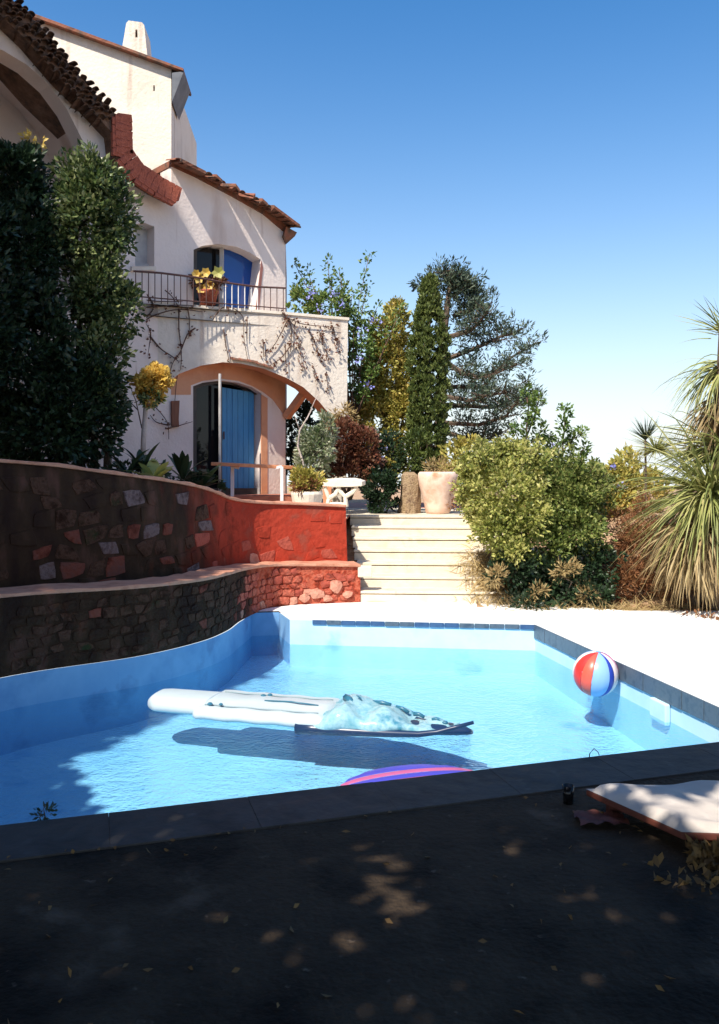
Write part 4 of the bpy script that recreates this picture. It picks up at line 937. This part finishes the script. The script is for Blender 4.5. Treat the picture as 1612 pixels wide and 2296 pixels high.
plant('dark_undergrowth', 'dark leafy undergrowth along the top of the stone wall', 'undergrowth', P(400, 1110, 10.2), (p_, d_), .07, .04, 'dark_leaf')
# wooden plaque on its cord
pq = thing('wooden_plaque', 'narrow brown wooden board hanging left of the garden door', 'plaque', WP.at(394, 928, .03))
MB().prism([wl(WP, [(386, 957), (385, 899), (403, 898), (401, 940), (402, 957)], .05)], WP.back(.03)).build('board', M['brown_wood'], pq, bevel=.004)
mb = MB(); mb.tube([WP.at(392, 900, .04), WP.at(396, 850, .03), WP.at(398, 842, .02)], .005, n=4); mb.build('cord', M['vine'], pq)
# terrace table
Y = 12.3; tb = thing('terrace_table', 'long narrow table with an orange wooden top and pale legs', 'table', P(560, 1108, Y))
mb = MB(); vs = []
for k in range(13):
    f = k / 12; u = 478 + (668 - 478) * f; hw = .24 * math.sin(math.pi * (.06 + .88 * f)) ** .5
    yy = Y + .3 * f
    p = P(u, 1036 + 9 * f, yy); vs += [p + Vector((-.15 * hw, -hw, 0)), p + Vector((.15 * hw, hw, 0)), p + Vector((-.15 * hw, -hw, -.05)), p + Vector((.15 * hw, hw, -.05))]
fs = []
for k in range(12):
    a = k * 4; fs += [(a, a + 1, a + 5, a + 4), (a + 2, a + 6, a + 7, a + 3), (a, a + 4, a + 6, a + 2), (a + 1, a + 3, a + 7, a + 5)]
fs += [(0, 2, 3, 1), (48, 49, 51, 50)]
mb.add(vs, fs); mb.build('tabletop', M['orange_wood'], tb, bevel=.008)
for u, dy in ((521, -.1), (521, .15), (632, -.1), (632, .15)):
    a, b = P(u, 1046, Y + .15 + dy), P(u, 1112, Y + .15 + dy); b.z = 1.19 if u < 600 else .93
    mb = MB(); mb.bar(a, b, .045, .045); mb.bar(a, a + Vector((.10 if u < 600 else -.10, 0, -.0)) + Vector((0, 0, -.02)), .03, .04); mb.build('leg', M['white_wood'], tb)
# planter with plants
Y = 11.1; pl = thing('planter', 'cream stone trough planter on the terrace wall end', 'planter', P(688, 1130, Y))
mb = MB(); c = P(688, 1130, Y); mb.lathe([(.13, -.01), (.19, .02), (.21, .13), (.20, .165), (.17, .165), (.16, .12)], c, 18); o = mb.build('pot', M['white_stone'], pl, smooth=False)
p_, d_ = cat(clumps(P(690, 1080, Y), (m_px(38, Y), .16, m_px(24, Y)), 24, 900, .06), clumps(P(678, 1068, Y), (m_px(24, Y), .12, m_px(16, Y)), 10, 300, .05)); leaf_mesh('foliage', p_, d_, .06, .03, M['gold_leaf'], pl)
p_, d_ = clumps(P(692, 1096, Y - .05), (m_px(36, Y), .16, m_px(14, Y)), 16, 500, .05); leaf_mesh('dry_foliage', p_, d_, .06, .022, M['rust_brush'], pl)
# pale stone bench with branching legs
Y = 11.6; bn = thing('stone_bench', 'cream stone bench with branching openwork legs', 'bench', P(765, 1132, Y))
MB().prism([[P(u, v, Y) for u, v in ((722, 1090), (724, 1076), (750, 1074), (790, 1074), (812, 1080), (812, 1090), (790, 1092), (745, 1092))]], (0.05, .42, .01)).build('seat', M['white_stone'], bn, bevel=.012)
for i, dy in enumerate((.05, .36)):
    mb = MB()
    for s in (((734, 1136), (737, 1118), (728, 1092)), ((737, 1118), (752, 1108), (760, 1092)), ((776, 1136), (774, 1114), (764, 1104), (756, 1092)), ((774, 1114), (790, 1104), (800, 1092)), ((734, 1132), (755, 1130), (776, 1132))):
        mb.tube([P(u, v, Y + dy) for u, v in s], .032, .028, 6)
    mb.build('leg', M['white_stone'], bn)
# rough stone pillar
Y = 12.8; c = P(918, 1156, Y); c.z = .915
mb = MB(); mb.lathe([(.17, 0), (.16, .15), (.15, .3), (.14, .45), (.12, .58), (.07, .63)], c, 11, wob=.16)
sp = thing('stone_pillar', 'rough brown stone pillar between the dark bush and urn', 'pillar', c)
o = mb.build('shaft', mat('rough_brown_stone', [(.16, .10, .06), (.34, .24, .14), (.24, .17, .09)], .95, 12, bump=.9), sp)
# urn
Y = 12.75; c = P(982, 1160, Y); c.z = .918; ur = thing('terracotta_urn', 'tall pale terracotta urn at the top of the steps', 'urn', c)
MB().lathe([(.16, 0), (.19, .03), (.20, .10), (.235, .25), (.285, .42), (.305, .54), (.30, .60), (.275, .63), (.25, .63), (.26, .56)], c, 28).build('body', M['terracotta'], ur, smooth=True)
p_, d_ = clumps(c + Vector((.02, 0, .68)), (.22, .18, .10), 18, 300, .07); leaf_mesh('dry_foliage', p_, d_, .10, .012, M['straw'], ur)
p_, d_ = clumps(c + Vector((.24, -.15, .25)), (.06, .08, .22), 10, 160, .07); leaf_mesh('foliage', p_, d_, .07, .02, M['rust_brush'], ur)
# flower pot on the balcony
pp = thing('flower_pot', 'red clay pot of pale yellow flowers on the balcony', 'flower pot', PP.at(466, 686, .0))
c = PP.at(466, 684, -.05); MB().lathe([(.11, 0), (.15, .17), (.165, .19), (.16, .21), (.13, .21)], c, 16).build('pot', M['brick'], pp, smooth=True)
p_, d_ = clumps(c + Vector((0, 0, .32)), (.20, .12, .15), 14, 420, .06); leaf_mesh('foliage', p_, d_, .08, .045, M['red_leaf'], pp)
for (du, dv, L_) in ((446, 625, .16), (462, 612, .15), (490, 612, .20), (452, 648, .14), (470, 640, .16), (478, 655, .13), (440, 615, .13)):
    cc = PP.at(du, dv, .03); vs, fs = [], []
    for i in range(6):
        a = i * math.pi / 3 + random.uniform(-.2, .2); d = Vector((math.cos(a), -.5, math.sin(a))).normalized(); s = d.cross(Vector((0, 1, 0))).normalized()
        k = len(vs); vs += [cc, cc + d * L_ * .28 + s * .045, cc + d * L_ * .6, cc + d * L_ * .28 - s * .045]; fs.append((k, k + 1, k + 2, k + 3))
    MB().add(vs, fs).build('flower', M['yellow_flower'] if du != 490 else M['lime_leaf'], pp, recalc=False)
# vines on the house
def vine(label, lines, pl, off=.03, r=.012, leaves=0, lm='red_leaf'):
    c = pl.at(*lines[0][0], off); t = thing('climbing_vine', label, 'vine', c, 'bare vines on the villa walls'); mb = MB(); pts = []
    for l in lines:
        q = catmull([tuple(pl.at(u + random.uniform(-1.5, 1.5), v + random.uniform(-1.5, 1.5), off + random.uniform(0, .02))) for u, v in l], 4); mb.tube(q, r * random.uniform(.7, 1.1), r * .4, 5); pts += q
    mb.build('stem', M['vine'], t, smooth=True)
    if leaves:
        pts = np.array(pts); p = pts[rng.integers(0, len(pts), leaves)] + rng.normal(0, .03, (leaves, 3)); d = rng.normal(0, 1, (leaves, 3)); leaf_mesh('leaves', p, d, .055, .035, M[lm], t)
vine('bare vine trailing in the shade below the railing', [((300, 690), (340, 688), (390, 684), (440, 686)), ((300, 668), (350, 675), (410, 676)), ((318, 720), (350, 706), (400, 694), (455, 700)), ((330, 660), (345, 690), (320, 725), (326, 760), (312, 800)), ((322, 720), (336, 745), (334, 780), (325, 830)), ((336, 755), (358, 782), (384, 800), (400, 810)), ((400, 690), (402, 740), (408, 790), (404, 830)), ((438, 735), (420, 750), (405, 790), (386, 815), (380, 840)), ((420, 690), (424, 720), (422, 760)), ((370, 650), (385, 665), (400, 690))], PP, .03, .013, 160)
vine('dark vine arching from the railing over the white parapet', [((484, 705), (495, 692), (510, 688), (530, 696), (544, 712), (548, 760), (556, 810)), ((512, 690), (514, 704)), ((478, 716), (484, 705)), ((555, 712), (555, 760)), ((500, 740), (508, 780), (514, 812))], PP, .03, .011, 30)
vine('branching vine over the right half of the parapet', [((632, 700), (645, 712), (640, 730), (618, 770), (598, 792)), ((645, 712), (654, 740), (652, 790)), ((645, 712), (680, 726), (720, 730), (760, 735)), ((640, 770), (640, 830)), ((652, 772), (630, 800), (606, 820)), ((590, 760), (590, 800)), ((664, 720), (658, 740), (668, 760))], PP, .03, .012, 170)
vine('fine dry tendrils hanging at the parapet end', [((690, 742), (705, 760), (712, 790), (726, 815)), ((716, 745), (724, 770), (738, 800)), ((745, 730), (752, 760), (760, 785)), ((668, 770), (674, 800), (680, 830)), ((700, 820), (712, 850)), ((730, 840), (738, 880))], PP, .02, .007, 260)
vine('dark twigs crossing the shaded wall behind the blossom tree', [((340, 905), (362, 930), (376, 952), (378, 985)), ((376, 952), (350, 945), (336, 930)), ((376, 960), (400, 955), (432, 945)), ((376, 952), (386, 950))], WP, .04, .010, 20)

# ------------------------------------------------------------------ things in and around the pool
# beach ball: one panel each
bc = Vector((1.95, 7.0, WATER + .175)); Rb = .186
ball = thing('beach_ball', 'striped red, blue and white beach ball floating by the pool wall', 'ball', (bc.x, bc.y, WATER))
panels = [('ball_red', 34), ('ball_orange', 30), ('ball_sky', 46), ('ball_navy', 16), ('ball_white', 34), ('ball_mauve', 20), ('ball_slate', 30), ('ball_pink', 22), ('ball_white', 28), ('ball_navy', 30), ('ball_sky', 40), ('ball_white', 30)]
MB_ = Matrix.Translation(bc) @ Matrix.Rotation(R(6), 4, 'Y') @ Matrix.Rotation(R(8), 4, 'X') @ Matrix.Rotation(R(180 + 2), 4, 'Z')
a = 0; tot = sum(p[1] for p in panels)
for nm, wdt in panels:
    w_ = 360 * wdt / tot; k = 6; vs = []
    for i in range(k + 1):
        for j in range(17):
            th, ph = R(a + w_ * i / k + (.4 if i == 0 else -.4 if i == k else 0)), math.pi * j / 16
            rr = Rb * (1 - .018 * abs(2 * i / k - 1) ** 3)
            vs.append(MB_ @ Vector((rr * math.sin(ph) * math.cos(th), rr * math.sin(ph) * math.sin(th), rr * math.cos(ph))))
    fs = [(i * 17 + j, i * 17 + j + 1, (i + 1) * 17 + j + 1, (i + 1) * 17 + j) for i in range(k) for j in range(16)]
    MB().add(vs, fs).build('panel', M[nm], ball, smooth=True); a += w_
MB().lathe([(.02, 0), (.022, .004), (.012, .007)], bc + Vector((.02, -.02, Rb - .004)), 10).build('valve', M['ball_sky'], ball)

# pool float
fa, fb = Vector((-1.66, 6.72, WATER)), Vector((.80, 6.05, WATER)); ax = (fb - fa); FL = ax.length; ax.normalize(); sd = Vector((-ax.y, ax.x, 0))
pf = thing('pool_float', 'white inflatable lounger with a crumpled teal vinyl end', 'pool float', ((fa + fb) / 2))
def loft(name, s0, s1, wfun, hfun, m, lobes=0, zoff=0, nb=24, ns=28, wob=0, parent=pf):
    vs, fs = [], []
    for i in range(ns + 1):
        f = i / ns; s = s0 + (s1 - s0) * f; w2, h = wfun(f) / 2, hfun(f)
        for j in range(nb):
            a = 2 * math.pi * j / nb; cx, cz = math.cos(a), math.sin(a)
            x = w2 * math.copysign(abs(cx) ** .75, cx); z = h * math.copysign(abs(cz) ** .6, cz) * (.75 if cz < 0 else 1)
            if lobes and cz > 0: z *= 1 - .28 * (abs(math.cos(x / max(w2, .01) * lobes * math.pi / 2)) < .28)
            if lobes: z += h * .05 * math.sin(s * 23)
            if wob: z += wob * (math.sin(s * 11 + x * 14) * .5 + math.sin(s * 23 - x * 9) * .35 + math.sin(s * 41 + x * 31) * .2) * max(0, cz); x += wob * .3 * math.sin(s * 17 + a * 3)
            p = fa + ax * s + sd * x + Vector((0, 0, z + zoff + h * .35)); vs.append(p)
    for i in range(ns):
        for j in range(nb): fs.append((i * nb + j, i * nb + (j + 1) % nb, (i + 1) * nb + (j + 1) % nb, (i + 1) * nb + j))
    fs += [tuple(range(nb)), tuple(ns * nb + j for j in range(nb))]
    return MB().add(vs, fs).build(name, m, parent, smooth=True)
rnd = lambda f, e=.12: min(1, (min(f, 1 - f) / e + .02)) ** .5 if min(f, 1 - f) < e else 1
loft('headrest', 0, .56, lambda f: .36 * min(1, (f / .22 + .02)) ** .5 if f < .22 else .36 + .03 * f, lambda f: .075 * (min(1, f / .15 + .05) ** .5), M['vinyl_white'], 0, .01)
loft('mattress', .46, 1.56, lambda f: .62 * (min(1, f / .08 + .3)) ** .5 * (1 - .06 * f), lambda f: .07 * rnd(f, .06), M['vinyl_white'], 5, .01)
loft('vinyl_sheet', 1.36, 2.46, lambda f: .60 * (1 - f ** 2.4 * .85), lambda f: .05 + .075 * math.exp(-((f - .26) / .11) ** 2) + .055 * math.exp(-((f - .5) / .14) ** 2) - .03 * f, M['vinyl_teal'], 0, .0, 36, 60, .026)
loft('hull', 1.30, 2.56, lambda f: .52 * (1 - f ** 2 * .9), lambda f: .03 * rnd(f, .1) + .008, M['vinyl_navy'], 0, -.02 + 0, 18, 24).location.z += 0
hp = [fa + ax * (1.32 + 1.26 * k / 10) - sd * (.27 - .16 * (k / 10) ** 2) + Vector((0, 0, .0 + (.09 * max(0, k / 10 - .75) / .25))) for k in range(11)]
MB().tube(hp, .044, .012, 8).build('hull_edge', M['vinyl_navy'], pf, smooth=True)
def spot(name, s, x, z, r, m):
    c = fa + ax * s + sd * x + Vector((0, 0, z)); MB().lathe([(r, 0), (r, r * .3), (r * .6, r * .7), (r * .25, r * .75)], c, 8).build(name, m, pf)
for s, x, z, r in ((.62, -.22, .10, .022), (.70, -.20, .10, .016), (.92, .10, .10, .022), (.96, .14, .1, .02), (2.36, .0, .035, .022)): spot('valve', s, x, z, r, M['vinyl_mark'])
for (s0, x0, z0, s1, x1, z1, r) in ((.98, -.02, .102, 1.42, -.06, .11, .008), (1.60, .06, .15, 1.68, -.04, .13, .03), (1.80, .10, .115, 1.94, .08, .115, .02), (1.98, .08, .10, 2.08, .06, .075, .018), (2.12, .05, .07, 2.20, .04, .055, .018), (2.26, .03, .045, 2.32, .02, .04, .012), (1.74, .02, .13, 1.70, .0, .19, .008)):
    a_, b_ = fa + ax * s0 + sd * x0 + Vector((0, 0, z0)), fa + ax * s1 + sd * x1 + Vector((0, 0, z1)); MB().tube([a_, a_.lerp(b_, .5) + Vector((0, 0, .01)), b_], r, r * .7, 6).build('strap', M['vinyl_mark'], pf, smooth=True)
for x_ in (-.185, -.065, .065, .185):
    sp_ = [fa + ax * (.56 + .09 * k) + sd * x_ + Vector((0, 0, .088 + .002 * math.sin(k * 2.1))) for k in range(11)]
    MB().tube(sp_, .005, .005, 5).build('seam', M['vinyl_seam'], pf, smooth=True)
# striped disc float by the near edge
c = Vector((.33, 4.91, WATER)); dsf = thing('striped_float', 'magenta and violet striped inflatable half hidden by the near pool edge', 'pool float', c)
mats = ['vinyl_violet', 'vinyl_magenta', 'vinyl_magenta', 'vinyl_violet', 'ball_mauve', 'vinyl_violet', 'ball_mauve', 'vinyl_violet', 'vinyl_violet']
Mt = Matrix.Translation(c) @ Matrix.Rotation(R(17), 4, 'Z')
for k in range(9):
    y0, y1 = -.33 + .66 * k / 9, -.33 + .66 * (k + 1) / 9 - .003; vs, fs = [], []
    for yy in (y0, (y0 + y1) / 2, y1):
        hw = .46 * math.sqrt(max(0.002, 1 - (yy / .335) ** 2))
        for i in range(13):
            x = hw * (2 * i / 12 - 1); z = .06 * max(0, 1 - (x / .47) ** 2 - (yy / .345) ** 2) ** .5 + .01 + (.008 if yy not in (y0, y1) else 0); vs.append(Mt @ Vector((x, yy, z)))
        for i in range(13): x = hw * (2 * i / 12 - 1); vs.append(Mt @ Vector((x, yy, -.03)))
    for r_ in range(2):
        for i in range(12):
            a_ = r_ * 26 + i; fs += [(a_, a_ + 1, a_ + 27, a_ + 26), (a_ + 13, a_ + 39, a_ + 40, a_ + 14)]
    MB().add(vs, fs).build('stripe_panel', M[mats[k]], dsf, smooth=True, recalc=False)

# sun lounger pad at the right
sl = thing('sun_lounger', 'cream padded sun lounger on a low red wooden frame', 'sun lounger', (2.0, 3.8, 0))
A_, B_, C_, D_ = Vector((1.06, 3.97, 0)), Vector((1.33, 3.50, 0)), Vector((3.1, 3.36, 0)), Vector((3.0, 4.12, 0))
MB().prism([[p + Vector((0, 0, .096)) for p in (A_, B_, C_, D_)]], (0, 0, -.03)).build('frame', M['red_wood'], sl, bevel=.006)
vs, fs = [], []; nu, nv = 44, 16
for j in range(nv + 1):
    for i in range(nu + 1):
        f, g_ = i / nu, j / nv; p = B_.lerp(C_, f).lerp(A_.lerp(D_, f), g_)
        e_ = min(1, min(f, 1 - f) / .03 + .0, min(g_, 1 - g_) / .08) ** .5 if min(f, 1 - f, g_, 1 - g_) > 0 else 0
        z = .098 + .034 * e_ + .007 * e_ * (math.sin(f * 31 + g_ * 6) + math.sin(f * 13 - g_ * 17) * .8 + math.sin(f * 60 + g_ * 25) * .35); vs.append(p + Vector((0, 0, z)))
fs = [(j * (nu + 1) + i, j * (nu + 1) + i + 1, (j + 1) * (nu + 1) + i + 1, (j + 1) * (nu + 1) + i) for j in range(nv) for i in range(nu)]
MB().add(vs, fs).build('mattress', M['fabric'], sl, smooth=True, recalc=False)
for p in (A_.lerp(C_, .06), B_.lerp(D_, .08), C_.lerp(A_, .06), D_.lerp(B_, .06)):
    mb = MB(); mb.box(p.x - .03, p.x + .03, p.y - .03, p.y + .03, -.004, .066); mb.build('leg', M['red_wood'], sl)
# dark tumbler and red cloth by the lounger
c = Vector((1.0, 4.06, -.004)); tm = thing('dark_tumbler', 'small dark glass tumbler beside the lounger corner', 'tumbler', c)
MB().lathe([(.024, .0), (.028, .085), (.025, .085), (.022, .012)], c, 14).build('glass', M['dark_glass'], tm, smooth=True)
MB().lathe([(.0215, .014), (.024, .05)], c, 14).build('drink', M['dark_room'], tm)
vs, fs = [], []
for j in range(9):
    for i in range(13):
        f, g_ = i / 12, j / 8; vs.append((.98 + .22 * f + .006 * math.sin(g_ * 9), 3.76 + .16 * g_ * (1 - .3 * f) + .006 * math.sin(f * 8), .01 + .022 * abs(math.sin(f * 9 + g_ * 4)) * abs(math.sin(g_ * 6 + f * 3)) + .004))
fs = [(j * 13 + i, j * 13 + i + 1, (j + 1) * 13 + i + 1, (j + 1) * 13 + i) for j in range(8) for i in range(12)]
MB().add(vs, fs).build('red_cloth', M['red_wood'], smooth=True, recalc=False, label='crumpled dark red cloth under the lounger corner', cat='cloth')
# leaf litter beside the lounger
p_, d_ = cat(clumps((1.46, 3.42, .02), (.16, .07, .025), 16, 420, .04, .2), clumps((1.68, 3.36, .02), (.16, .08, .025), 12, 300, .04, .2), clumps((1.30, 3.30, .004), (.16, .12, .005), 14, 50, .04, .2))
p_[:, 2] = np.maximum(p_[:, 2], .006)
leaf_mesh('fallen_leaves', p_, d_ * .6, .05, .03, M['dead_leaf'], None, kind='stuff')
pts = np.array([(random.uniform(-1.6, 2.2), random.uniform(1.3, 4.2), .002) for _ in range(170)]); pts[:, 1] = np.minimum(pts[:, 1], 3.9 + .31 * pts[:, 0])
d_ = rng.normal(0, 1, (170, 3)); d_[:, 2] = .12; leaf_mesh('scattered_leaves', pts, d_, .035, .016, M['dead_leaf'], None, jitter=.05, kind='stuff')
# weed at the left corner of the pool edge
Y = 3.9; p_, d_ = clumps(P(100, 1822, Y), (.035, .035, .03), 7, 50, .022)
plant('corner_weed', 'small green weed growing at the left pool edge', 'weed', P(95, 1850, Y), (p_, d_), .03, .012, 'dark_leaf', branchy(P(95, 1850, Y), [P(105, 1800, Y), P(90, 1815, Y)], .004, .01), 'vine')
# twig at the near edge
mb = MB(); Y = 4.72; mb.tube([P(1320, 1712, Y), P(1322, 1690, Y), P(1332, 1678, Y), P(1342, 1688, Y), P(1345, 1702, Y)], .0035, .002, 4); mb.build('bent_twig', M['vine'], label='thin bent twig at the near pool edge below the ball', cat='twig')

# ------------------------------------------------------------------ unseen trees, added and shaped to shade the patio and left pool half
def inside_any(gx, gy, spots):
    for (x, y, rx, ry) in spots:
        if ((gx - x) / rx) ** 2 + ((gy - y) / ry) ** 2 < 1: return True
    return False
spots = []
for (u, v, ru, rv) in ((880, 1925, 40, 22), (855, 1955, 45, 16), (905, 1985, 50, 16), (785, 1978, 24, 9), (842, 2030, 38, 20), (925, 2045, 55, 20), (750, 2112, 58, 16), (848, 2120, 45, 11), (1312, 2004, 40, 17), (1386, 2026, 36, 20), (1445, 2022, 24, 9), (1596, 2044, 46, 24), (385, 1856, 22, 5), (283, 1948, 14, 10), (262, 1975, 12, 6), (1188, 1866, 12, 5), (1403, 2135, 5, 4)):
    Y0 = FPX * EYE / (v - HOR); X0 = (u - 806) / FPX * Y0; spots.append((X0, Y0, ru / FPX * Y0 * .8 + .058, Y0 * rv / (v - HOR) * .8 + .07))
kx, ky = -TO_SUN.x / TO_SUN.z, -TO_SUN.y / TO_SUN.z
def shaded(gx, gy):
    edge = N1[1] + (N2[1] - N1[1]) * (gx - N1[0]) / (N2[0] - N1[0])
    if gx < -2.03 - .537 * (gy - 5.07) and gy < 6.6: return True
    if gy > edge + .22: return False
    if 1.12 < gx < 3.2 and 3.50 - (gx - 1.3) * .06 < gy < 4.02 + (gx - 1.06) * .06 and gy > 3.97 - 1.6 * (gx - 1.06): return random.random() < .05
    return not inside_any(gx, gy, spots)
pts, dirs = [], []
while len(pts) < 70000:
    gx, gy = random.uniform(-6, 6.5), random.uniform(-4, 6.6); h = random.uniform(3.9, 5.4)
    if shaded(gx, gy): pts.append((gx - kx * h, gy - ky * h, h)); dirs.append((random.gauss(0, 1), random.gauss(0, 1), random.gauss(-.2, .3)))
tb_ = (-1.6, -5.2, -.004)
sh = thing('shade_tree', 'unseen wide shade tree behind the viewer, crown shaped for its dapples', 'tree', tb_)
leaf_mesh('crown', pts, dirs, .22, .15, M['dark_leaf'], sh)
mb = MB(); mb.tube([tb_, (-1.5, -5.0, 1.5), (-1.6, -4.6, 3.0), (-1.2, -4.0, 4.3)], .28, .16, 10)
for tp in ((-4.5, -2.5, 4.8), (-3, .0, 5.0), (0, -1.0, 5.0), (2.4, -1.8, 4.9), (3.5, -4, 5), (-5, -6, 5), (1, -7, 5)): mb.tube([(-1.4, -4.3, 3.6), (np.array((-1.3, -4.2, 4.2)) * .5 + np.array(tp) * .5), tp], .1, .03, 6)
mb.build('trunk', M['bark'], sh, smooth=True)
# tall unseen tree left of the frame, outline set by the wanted shadow
G = Vector((-2.13, 6.47)); perp = Vector((-.866, .5)); back = 6.5; ext = 2.0 * 1.19
sil = [(-1.0, -.15), (6.8, -.15), (7.9, -.9), (8.6, -1.3), (10.4, -2.5), (12, -3.0), (13.7, -3.25), (14.6, -3.35), (15.9, -3.5), (16.5, -4.1)]
cc = G + perp * 4.4 - AZ * back
pts, dirs = [], []
def sil_at(z):
    for (a0, b0), (a1, b1) in zip(sil, sil[1:]):
        if a0 <= z <= a1: return 4.4 + b0 + (b1 - b0) * (z - a0) / (a1 - a0)
    return 0
while len(pts) < 60000:
    z = random.uniform(-1.0, 16.5); r_ = sil_at(z)
    if random.random() > (r_ + 2.0) / 6: continue
    a = random.uniform(0, 2 * math.pi); q = r_ * random.uniform(.0, 1) ** .5
    pts.append((cc.x + q * math.cos(a), cc.y + q * math.sin(a), z + ext)); dirs.append((math.cos(a), math.sin(a), .3))
ct = thing('shade_conifer', 'tall unseen tree added left of the pool for its shadow', 'tree', (cc.x, cc.y, -.02))
leaf_mesh('crown', pts, dirs, .34, .22, M['cypress_leaf'], ct)
mb = MB(); mb.tube([(cc.x, cc.y, -.05), (cc.x, cc.y, 18.5)], .35, .06, 9); mb.build('trunk', M['bark'], ct, smooth=True)
